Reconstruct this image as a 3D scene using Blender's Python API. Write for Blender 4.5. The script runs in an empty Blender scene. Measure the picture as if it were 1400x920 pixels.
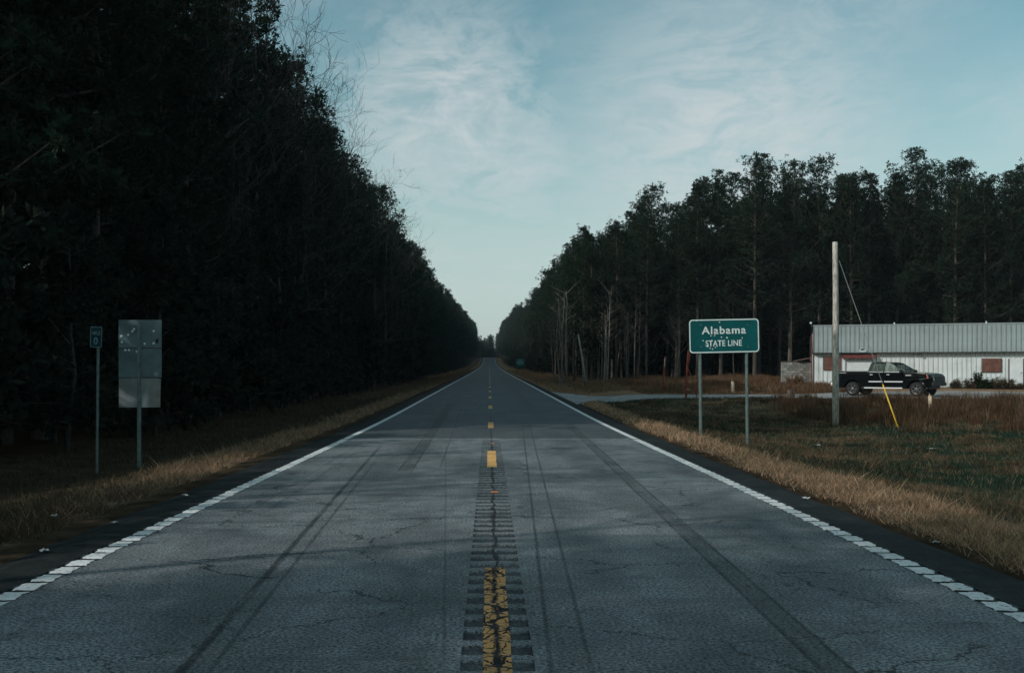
import bpy, bmesh, math, random
import numpy as np
from mathutils import Vector, Matrix

R = math.radians
scene = bpy.context.scene
COL = scene.collection

# ------------------------------------------------------------------ camera
CAM_H = 1.62
cam_data = bpy.data.cameras.new('camera')
cam_data.sensor_width = 36.0
cam_data.lens = 35.0
cam_data.shift_x = 31.0 / 1400.0
cam_data.shift_y = 49.0 / 1400.0
cam_data.clip_start = 0.05
cam_data.clip_end = 6000.0
cam = bpy.data.objects.new('camera', cam_data)
cam.location = (0.0, 0.0, CAM_H)
cam.rotation_euler = (R(90), 0, 0)
COL.objects.link(cam)
scene.camera = cam

# ------------------------------------------------------------------ sun, sky, exposure
SUN_EL = R(31.0)
SUN_AZ = R(241.0)          # clockwise from +Y: behind the camera, to the left
sdir = Vector((math.sin(SUN_AZ) * math.cos(SUN_EL), math.cos(SUN_AZ) * math.cos(SUN_EL), math.sin(SUN_EL)))
sun_data = bpy.data.lights.new('sun', 'SUN')
sun_data.energy = 2.55
sun_data.angle = R(0.6)
sun_data.color = (1.0, 0.955, 0.92)
sun = bpy.data.objects.new('sun', sun_data)
sun.rotation_euler = (-sdir).to_track_quat('-Z', 'Y').to_euler()
sun.location = (-60, -40, 60)
COL.objects.link(sun)

view = scene.view_settings
view.view_transform = 'Standard'
view.look = 'None'
view.gamma = 1.0
view.exposure = 0.0
view.use_curve_mapping = False
scene.cycles.use_denoising = True
scene.cycles.use_adaptive_sampling = True
scene.cycles.adaptive_threshold = 0.02
scene.cycles.max_bounces = 4
scene.cycles.diffuse_bounces = 2
scene.cycles.glossy_bounces = 2
scene.cycles.transparent_max_bounces = 8


def nd(nt, typ, ins=None, **attrs):
    n = nt.nodes.new(typ)
    for k, v in attrs.items():
        setattr(n, k, v)
    for k, v in (ins or {}).items():
        s = n.inputs[k]
        if isinstance(v, bpy.types.NodeSocket):
            nt.links.new(v, s)
        else:
            s.default_value = v
    return n


def mth(nt, op, a, b=0.0, c=None, clamp=False):
    d = {0: a, 1: b}
    if c is not None:
        d[2] = c
    return nd(nt, 'ShaderNodeMath', d, operation=op, use_clamp=clamp).outputs[0]


def mixc(nt, fac, a, b, blend='MIX'):
    def c(v):
        return v if isinstance(v, bpy.types.NodeSocket) else (v[0], v[1], v[2], 1.0)
    n = nd(nt, 'ShaderNodeMix', {0: fac, 6: c(a), 7: c(b)}, data_type='RGBA', blend_type=blend)
    return n.outputs[2]


def ramp(nt, v, lo, hi, a=0.0, b=1.0, smooth=True):
    return nd(nt, 'ShaderNodeMapRange', {0: v, 1: lo, 2: hi, 3: a, 4: b}, clamp=True,
              interpolation_type='SMOOTHSTEP' if smooth else 'LINEAR').outputs[0]


def noise(nt, vec, scale, detail=3.0, rough=0.5, dist=0.0):
    return nd(nt, 'ShaderNodeTexNoise', {'Vector': vec, 'Scale': scale, 'Detail': detail, 'Roughness': rough,
                                         'Distortion': dist}).outputs[0]


world = bpy.data.worlds.new('World')
scene.world = world
world.use_nodes = True
wt = world.node_tree
wt.nodes.clear()
sky = nd(wt, 'ShaderNodeTexSky', sky_type='NISHITA')
sky.sun_disc = False
sky.sun_elevation = SUN_EL
sky.sun_rotation = SUN_AZ
sky.altitude = 200
sky.air_density = 1.0
sky.dust_density = 1.6
sky.ozone_density = 1.0
gen = nd(wt, 'ShaderNodeTexCoord').outputs['Generated']
nrm = nd(wt, 'ShaderNodeVectorMath', {0: gen}, operation='NORMALIZE').outputs[0]
sep = nd(wt, 'ShaderNodeSeparateXYZ', {0: nrm})
zc = mth(wt, 'ADD', mth(wt, 'MAXIMUM', sep.outputs[2], 0.0), 0.10)
pl = nd(wt, 'ShaderNodeCombineXYZ', {0: mth(wt, 'DIVIDE', sep.outputs[0], zc),
                                     1: mth(wt, 'DIVIDE', sep.outputs[1], zc), 2: 0.0}).outputs[0]
# cirrus: streaks stretched across the sky, warped by a second noise
w1 = nd(wt, 'ShaderNodeTexNoise', {'Vector': pl, 'Scale': 1.1, 'Detail': 3.0})
warp = nd(wt, 'ShaderNodeVectorMath', {0: w1.outputs[1], 1: (0.7, 0.7, 0.0)}, operation='MULTIPLY').outputs[0]
pw = nd(wt, 'ShaderNodeVectorMath', {0: pl, 1: warp}, operation='ADD').outputs[0]
st = nd(wt, 'ShaderNodeMapping', {'Vector': pw, 'Rotation': (0, 0, R(24)), 'Scale': (1.5, 0.75, 1.0)}).outputs[0]
fine = noise(wt, st, 4.2, 7.0, 0.66, 0.4)
ripple = noise(wt, nd(wt, 'ShaderNodeMapping', {'Vector': pw, 'Rotation': (0, 0, R(-30)), 'Scale': (5.0, 6.5, 1.0)}).outputs[0], 1.9, 4.0, 0.6)
broad = noise(wt, nd(wt, 'ShaderNodeMapping', {'Vector': pl, 'Location': (3.1, 1.7, 0)}).outputs[0], 0.75, 3.0, 0.5)


def bank(direction, size, soft):
    d = Vector(direction).normalized()
    dist = nd(wt, 'ShaderNodeVectorMath', {0: nrm, 1: tuple(d)}, operation='DISTANCE').outputs['Value']
    wob = mth(wt, 'MULTIPLY_ADD', fine, 0.22, -0.11)
    return ramp(wt, mth(wt, 'ADD', dist, wob), size, size - soft, 0.0, 1.0)


b1 = bank((-0.045, 1, 0.265), 0.125, 0.075)
b1b = bank((0.03, 1, 0.215), 0.085, 0.06)
b2 = bank((0.24, 1, 0.23), 0.24, 0.20)
b3 = bank((0.32, 1, 0.40), 0.22, 0.2)
mask = mth(wt, 'MAXIMUM', mth(wt, 'MAXIMUM', mth(wt, 'MULTIPLY', b1, 0.95), mth(wt, 'MULTIPLY', b1b, 0.8)),
           mth(wt, 'MAXIMUM', mth(wt, 'MULTIPLY', b2, 1.0), mth(wt, 'MULTIPLY', b3, 0.6)))
mask = mth(wt, 'MAXIMUM', mask, ramp(wt, broad, 0.42, 0.68, 0.04, 0.5))
tex = mth(wt, 'MULTIPLY', ramp(wt, fine, 0.28, 0.66, 0.30, 1.0), ramp(wt, ripple, 0.30, 0.68, 0.66, 1.0))
cloud = mth(wt, 'MULTIPLY', mask, tex)
low = ramp(wt, sep.outputs[2], 0.34, 0.02, 0.0, 0.75)
tinted = mixc(wt, 1.0, sky.outputs[0], (1.02, 1.35, 1.06), 'MULTIPLY')
c1 = mixc(wt, low, tinted, (5.3, 6.1, 6.25))
c2 = mixc(wt, mth(wt, 'MULTIPLY', cloud, 0.92), c1, (5.9, 6.45, 6.6))
bg = nd(wt, 'ShaderNodeBackground', {0: c2, 1: 0.10})
wo = nd(wt, 'ShaderNodeOutputWorld')
wt.links.new(bg.outputs[0], wo.inputs[0])

# ------------------------------------------------------------------ helpers


def S(lo, hi, v):
    t = np.clip((np.asarray(v, float) - lo) / (hi - lo), 0, 1)
    return t * t * (3 - 2 * t)


_ry = np.array([-400, -60, 0, 20, 32, 45, 57, 69, 94, 130, 172, 230, 300, 380, 470, 530, 590, 650, 690, 730, 800, 1000, 3000], float)
_rz = np.array([0, 0, 0, 0, 0.01, .12, .24, .34, .58, .88, 1.25, 1.85, 2.65, 3.7, 5.1, 6.6, 8.8, 11.0, 11.9, 11.6, 10.5, 9.0, 9.0])
_ty = np.linspace(-400, 3000, 3401)
_tz = np.interp(_ty, _ry, _rz)
_k = np.hanning(21); _k /= _k.sum()
_tz = np.convolve(np.pad(_tz, 10, mode='edge'), _k, mode='valid')


def zr(y):
    return np.interp(y, _ty, _tz)


_xd = np.array([-400, -120, -40, -20, -13, -10, -8.6, -7.2, -5.7, -4.9, -4.2, 4.25, 5.0, 5.8, 7.2, 9, 12, 20, 40, 120, 400], float)
_zd = np.array([4, 2.5, .35, -.1, -.35, -.52, -.55, -.42, -.14, -.05, -0.02, -0.02, -.05, -.14, -.38, -.56, -.58, -.50, -.45, 1.0, 3.0])


def bumps(x, y):
    return (0.035 * np.sin(x * 0.9 + 1.3 * np.sin(y * 0.37)) * np.sin(y * 0.71 + 0.6)
            + 0.02 * np.sin(x * 2.3 + y * 1.7) * np.sin(y * 2.9 - x))


def ground(x, y):
    x = np.asarray(x, float); y = np.asarray(y, float)
    z = np.interp(x, _xd, _zd)
    f = np.where(x > 4.25, 1.0 - S(43, 52, y) * S(4, 9, x), 1.0)
    far = np.where(x > 4.25, S(62, 110, y), 0) * np.where((x > 4.25), 1.0, 0)
    z = z * (f + (1 - f) * 0.0) + far * np.interp(x, [4.25, 8, 30, 120], [0, -0.1, 0.3, 2.0])
    z = z + np.where(x > 4.25, 0.42 * S(57, 88, y) * S(6, 11, x), 0)
    flat = S(47, 53, y) * (1 - S(70, 80, y)) * S(4, 6, x)
    z = z + bumps(x, y) * S(4.6, 6.5, np.abs(x)) * (1 - 0.85 * flat)
    z = z - 0.10 * (np.abs(x) < 4.15)
    return zr(y) + z


def g(x, y):
    return float(ground(x, y))


MATS = {}


def mat(name, color=(0.5, 0.5, 0.5), rough=0.7, metal=0.0, var=0.0, vscale=6.0, spec=0.4, coat=0.0, bump=0.0, bscale=40.0):
    if name in MATS:
        return MATS[name]
    m = bpy.data.materials.new(name)
    m.use_nodes = True
    nt = m.node_tree
    nt.nodes.clear()
    p = nd(nt, 'ShaderNodeBsdfPrincipled', {'Base Color': (*color, 1), 'Roughness': rough, 'Metallic': metal,
                                            'Specular IOR Level': spec, 'Coat Weight': coat})
    tc = nd(nt, 'ShaderNodeTexCoord').outputs['Object']
    if var > 0:
        n1 = noise(nt, tc, vscale, 5.0, 0.6)
        a = tuple(c * (1 - var) for c in color)
        b = tuple(min(1, c * (1 + var)) for c in color)
        nt.links.new(mixc(nt, ramp(nt, n1, 0.3, 0.7), a, b), p.inputs['Base Color'])
    if bump > 0:
        n2 = noise(nt, tc, bscale, 4.0, 0.6)
        bn = nd(nt, 'ShaderNodeBump', {'Strength': bump, 'Distance': 0.02, 'Height': n2})
        nt.links.new(bn.outputs[0], p.inputs['Normal'])
    o = nd(nt, 'ShaderNodeOutputMaterial')
    nt.links.new(p.outputs[0], o.inputs[0])
    MATS[name] = m
    return m


class MB:
    """collects faces, builds ONE mesh object"""

    def __init__(self):
        self.v = []; self.f = []; self.m = []; self.sm = []

    def add(self, verts, faces, mi=0, smooth=False):
        o = len(self.v)
        self.v += [tuple(p) for p in verts]
        for q in faces:
            self.f.append(tuple(o + i for i in q)); self.m.append(mi); self.sm.append(smooth)
        return self

    def box(self, x0, x1, y0, y1, z0, z1, mi=0):
        vs = [(x, y, z) for x in (x0, x1) for y in (y0, y1) for z in (z0, z1)]
        return self.add(vs, [(0, 1, 3, 2), (4, 6, 7, 5), (0, 4, 5, 1), (2, 3, 7, 6), (0, 2, 6, 4), (1, 5, 7, 3)], mi)

    def obox(self, c, ax, ay, az, mi=0):
        c = Vector(c); ax = Vector(ax); ay = Vector(ay); az = Vector(az)
        vs = [c + ax * i + ay * j + az * k for i in (-1, 1) for j in (-1, 1) for k in (-1, 1)]
        return self.add(vs, [(0, 1, 3, 2), (4, 6, 7, 5), (0, 4, 5, 1), (2, 3, 7, 6), (0, 2, 6, 4), (1, 5, 7, 3)], mi)

    def tube(self, pts, rad, n=8, mi=0, caps=True, smooth=True):
        pts = [Vector(p) for p in pts]
        rings = []
        vs = []; fs = []
        for i, p in enumerate(pts):
            d = (pts[min(i + 1, len(pts) - 1)] - pts[max(i - 1, 0)]).normalized()
            up = Vector((0, 0, 1)) if abs(d.z) < 0.95 else Vector((1, 0, 0))
            a = d.cross(up).normalized(); b = a.cross(d)
            r = rad[i] if isinstance(rad, (list, tuple)) else rad
            for k in range(n):
                t = 2 * math.pi * k / n
                vs.append(p + a * (r * math.cos(t)) + b * (r * math.sin(t)))
        for i in range(len(pts) - 1):
            for k in range(n):
                k2 = (k + 1) % n
                fs.append((i * n + k, i * n + k2, (i + 1) * n + k2, (i + 1) * n + k))
        self.add(vs, fs, mi, smooth)
        if caps:
            o = len(self.v) - len(vs)
            self.f.append(tuple(o + k for k in reversed(range(n)))); self.m.append(mi); self.sm.append(False)
            self.f.append(tuple(o + (len(pts) - 1) * n + k for k in range(n))); self.m.append(mi); self.sm.append(False)
        return self

    def prism(self, outline, y0, y1, mi=0, plane='xz'):
        n = len(outline)
        def P(a, b, t):
            return (a, t, b) if plane == 'xz' else ((a, b, t) if plane == 'xy' else (t, a, b))
        vs = [P(a, b, y0) for a, b in outline] + [P(a, b, y1) for a, b in outline]
        fs = [tuple(range(n)), tuple(reversed(range(n, 2 * n)))]
        fs += [(i, n + i, n + (i + 1) % n, (i + 1) % n) for i in range(n)]
        return self.add(vs, fs, mi)

    def lathe(self, prof, n=24, axis='y', mi=0, smooth=True):
        vs = []; fs = []
        for (r, t) in prof:
            for k in range(n):
                a = 2 * math.pi * k / n
                vs.append((r * math.cos(a), t, r * math.sin(a)) if axis == 'y' else (r * math.cos(a), r * math.sin(a), t))
        for i in range(len(prof) - 1):
            for k in range(n):
                k2 = (k + 1) % n
                fs.append((i * n + k, i * n + k2, (i + 1) * n + k2, (i + 1) * n + k))
        return self.add(vs, fs, mi, smooth)

    def mesh(self, name, mats, bevel=0.0):
        me = bpy.data.meshes.new(name)
        me.from_pydata(self.v, [], self.f)
        for m in (mats if isinstance(mats, (list, tuple)) else [mats]):
            me.materials.append(m)
        me.polygons.foreach_set('material_index', self.m)
        me.polygons.foreach_set('use_smooth', self.sm)
        bm = bmesh.new(); bm.from_mesh(me)
        bmesh.ops.recalc_face_normals(bm, faces=bm.faces)
        if bevel > 0:
            es = [e for e in bm.edges if len(e.link_faces) == 2 and e.calc_face_angle(0) > 0.5]
            bmesh.ops.bevel(bm, geom=es, offset=bevel, segments=2, profile=0.5, affect='EDGES', clamp_overlap=True)
        bm.to_mesh(me); bm.free()
        me.update()
        return me

    def build(self, name, mats, parent=None, bevel=0.0, loc=None):
        return link(name, self.mesh(name, mats, bevel), parent, loc)


def link(name, me, parent=None, loc=None):
    o = bpy.data.objects.new(name, me)
    COL.objects.link(o)
    if parent is not None:
        o.parent = parent
    if loc is not None:
        o.location = loc
    return o


def tag(o, label=None, cat=None, group=None, kind=None):
    if label: o['label'] = label
    if cat: o['category'] = cat
    if group: o['group'] = group
    if kind: o['kind'] = kind
    return o


def thing(name, label, cat, loc=(0, 0, 0), rz=0.0, group=None):
    o = bpy.data.objects.new(name, None)
    o.empty_display_size = 0.3
    COL.objects.link(o)
    o.location = loc
    o.rotation_euler = (0, 0, rz)
    return tag(o, label, cat, group)


def np_mesh(name, V, F, mats, midx=None, col=None, smooth=False):
    """mesh from numpy arrays: V (n,3), F (m,3 or 4)"""
    me = bpy.data.meshes.new(name)
    V = np.ascontiguousarray(V, np.float32); F = np.ascontiguousarray(F, np.int32)
    k = F.shape[1]
    me.vertices.add(len(V)); me.vertices.foreach_set('co', V.ravel())
    me.loops.add(F.size); me.loops.foreach_set('vertex_index', F.ravel())
    me.polygons.add(len(F))
    me.polygons.foreach_set('loop_start', np.arange(0, F.size, k, dtype=np.int32))
    for m in (mats if isinstance(mats, (list, tuple)) else [mats]):
        me.materials.append(m)
    if midx is not None:
        me.polygons.foreach_set('material_index', np.ascontiguousarray(midx, np.int32))
    me.polygons.foreach_set('use_smooth', np.full(len(F), smooth))
    me.update(calc_edges=True)
    if col is not None:
        a = me.color_attributes.new('Col', 'FLOAT_COLOR', 'POINT')
        c = np.ones((len(V), 4), np.float32); c[:, :3] = col
        a.data.foreach_set('color', c.ravel())
    return me


def px(x, y_m):
    """world X of a photograph column x at distance y_m"""
    return (x - 669.0) / 1361.0 * y_m


def pz(y, y_m):
    return CAM_H + (509.0 - y) / 1361.0 * y_m

# ------------------------------------------------------------------ ground
_rng = np.random.default_rng(7)
_lat = _rng.random((256, 256))


def vn(x, y, s, ox=0.0):
    x = np.asarray(x, float) * s + 37.3 + ox; y = np.asarray(y, float) * s + 11.7 + ox * 1.7
    xi = np.floor(x).astype(int); yi = np.floor(y).astype(int)
    fx = x - xi; fy = y - yi
    fx = fx * fx * (3 - 2 * fx); fy = fy * fy * (3 - 2 * fy)
    a = _lat[xi % 256, yi % 256]; b = _lat[(xi + 1) % 256, yi % 256]
    c = _lat[xi % 256, (yi + 1) % 256]; d = _lat[(xi + 1) % 256, (yi + 1) % 256]
    return (a * (1 - fx) + b * fx) * (1 - fy) + (c * (1 - fx) + d * fx) * fy


def fbm(x, y, s, ox=0.0):
    return 0.55 * vn(x, y, s, ox) + 0.3 * vn(x, y, s * 2.3, ox + 5) + 0.15 * vn(x, y, s * 5.1, ox + 9)


TAN = np.array([0.36, 0.262, 0.180]); TAN2 = np.array([0.25, 0.175, 0.108])
GREEN = np.array([0.030, 0.056, 0.037]); OLIVE = np.array([0.085, 0.084, 0.054])
DIRT = np.array([0.085, 0.062, 0.042]); LITTER = np.array([0.060, 0.040, 0.026]); RED = np.array([0.19, 0.098, 0.058])


def dry_edge_r(y):
    return np.interp(y, [0, 8, 12, 20, 27, 36, 48, 70], [6.4, 6.3, 6.1, 5.75, 5.55, 5.4, 5.5, 6.5]) + 0.45 * (fbm(0 * y, y, 0.35) - .5)


def zone_color(x, y):
    x = np.asarray(x, float); y = np.asarray(y, float)
    n1 = fbm(x, y, 0.32); n2 = fbm(x, y, 1.3, 20)
    c = GREEN[None] * (1 - S(.40, .58, n1))[..., None] + OLIVE[None] * S(.40, .58, n1)[..., None]
    dead = S(.52, .68, n2 * .55 + n1 * .45)[..., None]
    c = (c * (1 - dead) + TAN2 * .8 * dead) * .75
    # bank up to the driveway is drier
    bankm = (S(38, 47, y) * S(8, 14, x) * 0.55)[..., None]
    c = c * (1 - bankm) + (TAN2 * 0.8) * bankm
    # dry strip on the right verge
    m = (S(0.25, -0.25, x - dry_edge_r(y)) * (x > 0) * (1 - S(60, 200, y)))[..., None]
    c = c * (1 - m) + (TAN * .35 + DIRT * .4) * (0.7 + 0.6 * n2[..., None]) * m
    ve = (S(4.75, 4.4, x + .3 * (n2 - .5)) * (x > 0))[..., None]
    c = c * (1 - ve) + DIRT * .55 * (.6 + .8 * n2[..., None]) * ve
    # beyond the driveway: rusty brown grass, then leaf litter
    m = (S(59, 62, y) * (x > 4))[..., None]
    c = c * (1 - m) + (TAN2 * 0.7 + RED * 0.3) * m
    m = (S(78, 88, y) * S(6, 9, x))[..., None]
    c = c * (1 - m) + LITTER * m
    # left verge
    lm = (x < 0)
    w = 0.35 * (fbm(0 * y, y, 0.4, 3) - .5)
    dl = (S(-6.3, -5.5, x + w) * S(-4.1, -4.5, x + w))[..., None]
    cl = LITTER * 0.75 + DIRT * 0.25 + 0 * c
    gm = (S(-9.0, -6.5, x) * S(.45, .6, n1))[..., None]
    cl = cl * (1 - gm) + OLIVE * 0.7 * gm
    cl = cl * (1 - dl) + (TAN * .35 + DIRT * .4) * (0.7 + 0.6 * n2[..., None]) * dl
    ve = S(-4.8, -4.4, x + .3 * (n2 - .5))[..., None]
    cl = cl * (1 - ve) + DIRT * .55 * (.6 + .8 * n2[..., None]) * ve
    return np.where(lm[..., None], cl, c)


def attr_mat(name, trans=0.0, rough=0.9, nscale=3.0, var=0.35, bump=0.0):
    m = bpy.data.materials.new(name); m.use_nodes = True
    nt = m.node_tree; nt.nodes.clear()
    at = nd(nt, 'ShaderNodeAttribute', attribute_name='Col').outputs[0]
    tc = nd(nt, 'ShaderNodeTexCoord').outputs['Object']
    n1 = noise(nt, tc, nscale, 6.0, 0.65)
    f = ramp(nt, n1, 0.28, 0.72, 1 - var, 1 + var)
    colr = nd(nt, 'ShaderNodeVectorMath', {0: at, 3: f}, operation='SCALE').outputs[0]
    o = nd(nt, 'ShaderNodeOutputMaterial')
    d = nd(nt, 'ShaderNodeBsdfDiffuse', {0: colr})
    if bump > 0:
        bn = nd(nt, 'ShaderNodeBump', {'Strength': bump, 'Distance': 0.05, 'Height': noise(nt, tc, nscale * 8, 5.0, 0.7)})
        nt.links.new(bn.outputs[0], d.inputs['Normal'])
    if trans > 0:
        t = nd(nt, 'ShaderNodeBsdfTranslucent', {0: colr})
        mx = nd(nt, 'ShaderNodeMixShader', {0: trans, 1: d.outputs[0], 2: t.outputs[0]})
        nt.links.new(mx.outputs[0], o.inputs[0])
    else:
        nt.links.new(d.outputs[0], o.inputs[0])
    return m


xs = np.unique(np.concatenate([np.linspace(-14, 14, 113), np.linspace(14, 48, 69), np.linspace(-48, -14, 40),
                               np.linspace(48, 130, 22), np.linspace(-130, -48, 22), np.geomspace(130, 2500, 18), -np.geomspace(130, 2500, 18)]))
ys = np.unique(np.concatenate([np.linspace(-60, 4, 33), np.linspace(4, 100, 241), np.linspace(100, 760, 170),
                               np.geomspace(760, 3000, 16), np.linspace(-2500, -60, 14)]))
GX, GY = np.meshgrid(xs, ys, indexing='ij')
GZ = ground(GX, GY)
V = np.stack([GX.ravel(), GY.ravel(), GZ.ravel()], 1)
ny = len(ys)
i, j = np.meshgrid(np.arange(len(xs) - 1), np.arange(ny - 1), indexing='ij')
a = (i * ny + j).ravel()
F = np.stack([a, a + ny, a + ny + 1, a + 1], 1)
gm_ = attr_mat('ground_soil', nscale=2.5, var=0.4, bump=0.6)
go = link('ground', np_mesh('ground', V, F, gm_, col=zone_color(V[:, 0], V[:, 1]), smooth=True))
tag(go, 'grassy roadside ground running into the woods', kind='structure')

# ------------------------------------------------------------------ asphalt
CLX = 0.045          # centre line
LX, RX = -3.46, 3.52  # edge lines
JOINT = 24.2
PITCH = 0.315


def asphalt(name, base, dark, marks, fresh=False):
    m = bpy.data.materials.new(name); m.use_nodes = True
    nt = m.node_tree; nt.nodes.clear()
    tc = nd(nt, 'ShaderNodeTexCoord').outputs['Object']
    sp = nd(nt, 'ShaderNodeSeparateXYZ', {0: tc})
    X, Y = sp.outputs[0], sp.outputs[1]
    grain = noise(nt, tc, 42.0, 5.0, 0.8)
    grain2 = noise(nt, tc, 190.0, 2.0, 0.5)
    big = noise(nt, nd(nt, 'ShaderNodeMapping', {'Vector': tc, 'Scale': (1.0, 0.35, 1.0)}).outputs[0], 0.9, 5.0, 0.6)
    mid = noise(nt, tc, 5.0, 4.0, 0.6)
    col = mixc(nt, ramp(nt, big, 0.34, 0.66), dark, base)
    patch = noise(nt, nd(nt, 'ShaderNodeMapping', {'Vector': tc, 'Location': (7.0, 3.0, 0), 'Scale': (1.0, 0.6, 1.0)}).outputs[0], 0.55, 6.0, 0.7, 0.6)
    col = mixc(nt, ramp(nt, patch, 0.52, 0.66, 0.0, 0.45), col, tuple(c * 0.55 for c in dark))
    col = mixc(nt, ramp(nt, patch, 0.42, 0.30, 0.0, 0.35), col, tuple(min(1, c * 1.35) for c in base))
    # oily band down the middle of each lane, lighter polished wheel paths
    lane = mth(nt, 'ABSOLUTE', X)
    oil = ramp(nt, mth(nt, 'ABSOLUTE', mth(nt, 'SUBTRACT', lane, 1.75)), 0.45, 0.05, 0.0, 0.22)
    col = mixc(nt, oil, col, tuple(c * 0.55 for c in dark))
    # worn grain: pale chips and dark binder
    gr = mth(nt, 'ADD', ramp(nt, grain, 0.36, 0.64, 0.05, 1.95), mth(nt, 'MULTIPLY_ADD', grain2, 0.8, -0.4))
    gr = mth(nt, 'MULTIPLY', gr, ramp(nt, mid, 0.2, 0.8, 0.85, 1.15))
    col = nd(nt, 'ShaderNodeVectorMath', {0: col, 3: gr}, operation='SCALE').outputs[0]
    # seams of the paving pulls
    streak = noise(nt, nd(nt, 'ShaderNodeMapping', {'Vector': tc, 'Scale': (0.25, 2.2, 1.0)}).outputs[0], 1.0, 4.0, 0.6)
    col = mixc(nt, ramp(nt, streak, 0.52, 0.72, 0.0, 0.35), col, tuple(c * 0.6 for c in dark))
    wob = noise(nt, tc, 1.7, 4.0, 0.65)
    wobf = mth(nt, 'MULTIPLY_ADD', noise(nt, tc, 9.0, 3.0, 0.6), 0.05, -0.025)
    # tyre marks
    tot = None
    brk = ramp(nt, noise(nt, nd(nt, 'ShaderNodeMapping', {'Vector': tc, 'Scale': (14.0, 0.8, 1.0)}).outputs[0], 1.0, 4.0, 0.7), 0.28, 0.58, 0.28, 1.0)
    brk = mth(nt, 'MULTIPLY', brk, ramp(nt, noise(nt, tc, 26.0, 3.0, 0.7), 0.3, 0.6, 0.45, 1.0))
    for (x0, s, w, y0, y1, k, kind) in marks:
        cx = mth(nt, 'MULTIPLY_ADD', Y, s, x0 - s * 5.4)
        d = mth(nt, 'ABSOLUTE', mth(nt, 'ADD', mth(nt, 'SUBTRACT', X, cx), mth(nt, 'MULTIPLY', wobf, 0.3)))
        if kind == 'band':
            v = mth(nt, 'MAXIMUM', ramp(nt, d, w, w * 0.7, 0, 0.55), ramp(nt, mth(nt, 'ABSOLUTE', mth(nt, 'SUBTRACT', d, w)), 0.028, 0.006, 0, 1.0))
        elif kind == 'rails':
            v = ramp(nt, mth(nt, 'ABSOLUTE', mth(nt, 'SUBTRACT', d, w)), 0.024, 0.004, 0, 0.9)
        else:
            v = ramp(nt, d, w, w * 0.3, 0, 1.0)
        win = mth(nt, 'MULTIPLY', ramp(nt, Y, y0, y0 + 1.5), ramp(nt, Y, y1, y1 - 3.0))
        v = mth(nt, 'MULTIPLY', mth(nt, 'MULTIPLY', v, win), k)
        tot = v if tot is None else mth(nt, 'MAXIMUM', tot, v)
    if tot is not None:
        col = mixc(nt, mth(nt, 'MULTIPLY', tot, brk), col, (0.012, 0.015, 0.017))
    # cracks
    cv = nd(nt, 'ShaderNodeVectorMath', {0: tc, 1: nd(nt, 'ShaderNodeVectorMath', {0: nd(nt, 'ShaderNodeTexNoise', {'Vector': tc, 'Scale': 2.2, 'Detail': 5.0, 'Roughness': 0.7}).outputs[1], 1: (0.75, 0.75, 0.0)}, operation='MULTIPLY').outputs[0]}, operation='ADD').outputs[0]
    def crack(scale, wid, lo, hi, seed):
        e = nd(nt, 'ShaderNodeTexVoronoi', {'Vector': cv, 'Scale': scale}, feature='DISTANCE_TO_EDGE').outputs[0]
        sel = ramp(nt, noise(nt, nd(nt, 'ShaderNodeMapping', {'Vector': tc, 'Location': (seed, seed * 2, 0)}).outputs[0], 0.55, 2.0, 0.5), lo, hi)
        return mth(nt, 'MULTIPLY', ramp(nt, e, wid, wid * 0.3, 0, 1.0), sel)
    ck = mth(nt, 'MAXIMUM', crack(0.42, 0.0048, 0.42, 0.50, 3.0), mth(nt, 'MULTIPLY', crack(1.5, 0.012, 0.53, 0.60, 11.0), 0.85))
    # long tar-filled crack that follows the centre line
    cl = mth(nt, 'ABSOLUTE', mth(nt, 'ADD', mth(nt, 'SUBTRACT', X, CLX + 0.005), mth(nt, 'MULTIPLY_ADD', wob, 0.16, -0.08)))
    lw = ramp(nt, noise(nt, tc, 6.0, 3.0, 0.7), 0.35, 0.75, 0.008, 0.036)
    clm = mth(nt, 'LESS_THAN', cl, lw)
    if fresh:
        ck = mth(nt, 'MULTIPLY', ck, 0.35)
        clm = mth(nt, 'MULTIPLY', clm, ramp(nt, Y, 45, 30))
    ck = mth(nt, 'MAXIMUM', ck, clm)
    col = mixc(nt, mth(nt, 'MULTIPLY', ck, 0.9), col, (0.008, 0.009, 0.010))
    # dark shoulder outside the edge lines
    sh = mth(nt, 'MAXIMUM', ramp(nt, X, RX + 0.06, RX + 0.16), ramp(nt, X, LX - 0.06, LX - 0.16))
    shc = mixc(nt, ramp(nt, mid, 0.35, 0.7), (0.010, 0.013, 0.013), (0.020, 0.022, 0.021))
    col = mixc(nt, mth(nt, 'MULTIPLY', sh, 0.92), col, shc)
    # milled grooves are a darker, dirt filled surface
    at = nd(nt, 'ShaderNodeAttribute', attribute_name='groove').outputs['Fac']
    gvar = ramp(nt, noise(nt, nd(nt, 'ShaderNodeMapping', {'Vector': tc, 'Scale': (9.0, 3.3, 1.0)}).outputs[0], 1.0, 4.0, 0.7), 0.3, 0.68, 0.80, 1.0)
    col = mixc(nt, mth(nt, 'MULTIPLY', mth(nt, 'MULTIPLY', at, gvar), 0.95), col, (0.014, 0.016, 0.017))
    hgt = mth(nt, 'SUBTRACT', mth(nt, 'ADD', grain, mth(nt, 'MULTIPLY', grain2, 0.5)), mth(nt, 'MULTIPLY', ck, 2.0))
    bn = nd(nt, 'ShaderNodeBump', {'Strength': 0.55, 'Distance': 0.008, 'Height': hgt})
    p = nd(nt, 'ShaderNodeBsdfPrincipled', {'Base Color': col, 'Roughness': 0.72, 'Specular IOR Level': mth(nt, 'MULTIPLY_ADD', sh, -0.26, 0.30), 'Normal': bn.outputs[0]})
    o = nd(nt, 'ShaderNodeOutputMaterial'); nt.links.new(p.outputs[0], o.inputs[0])
    return m


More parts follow.
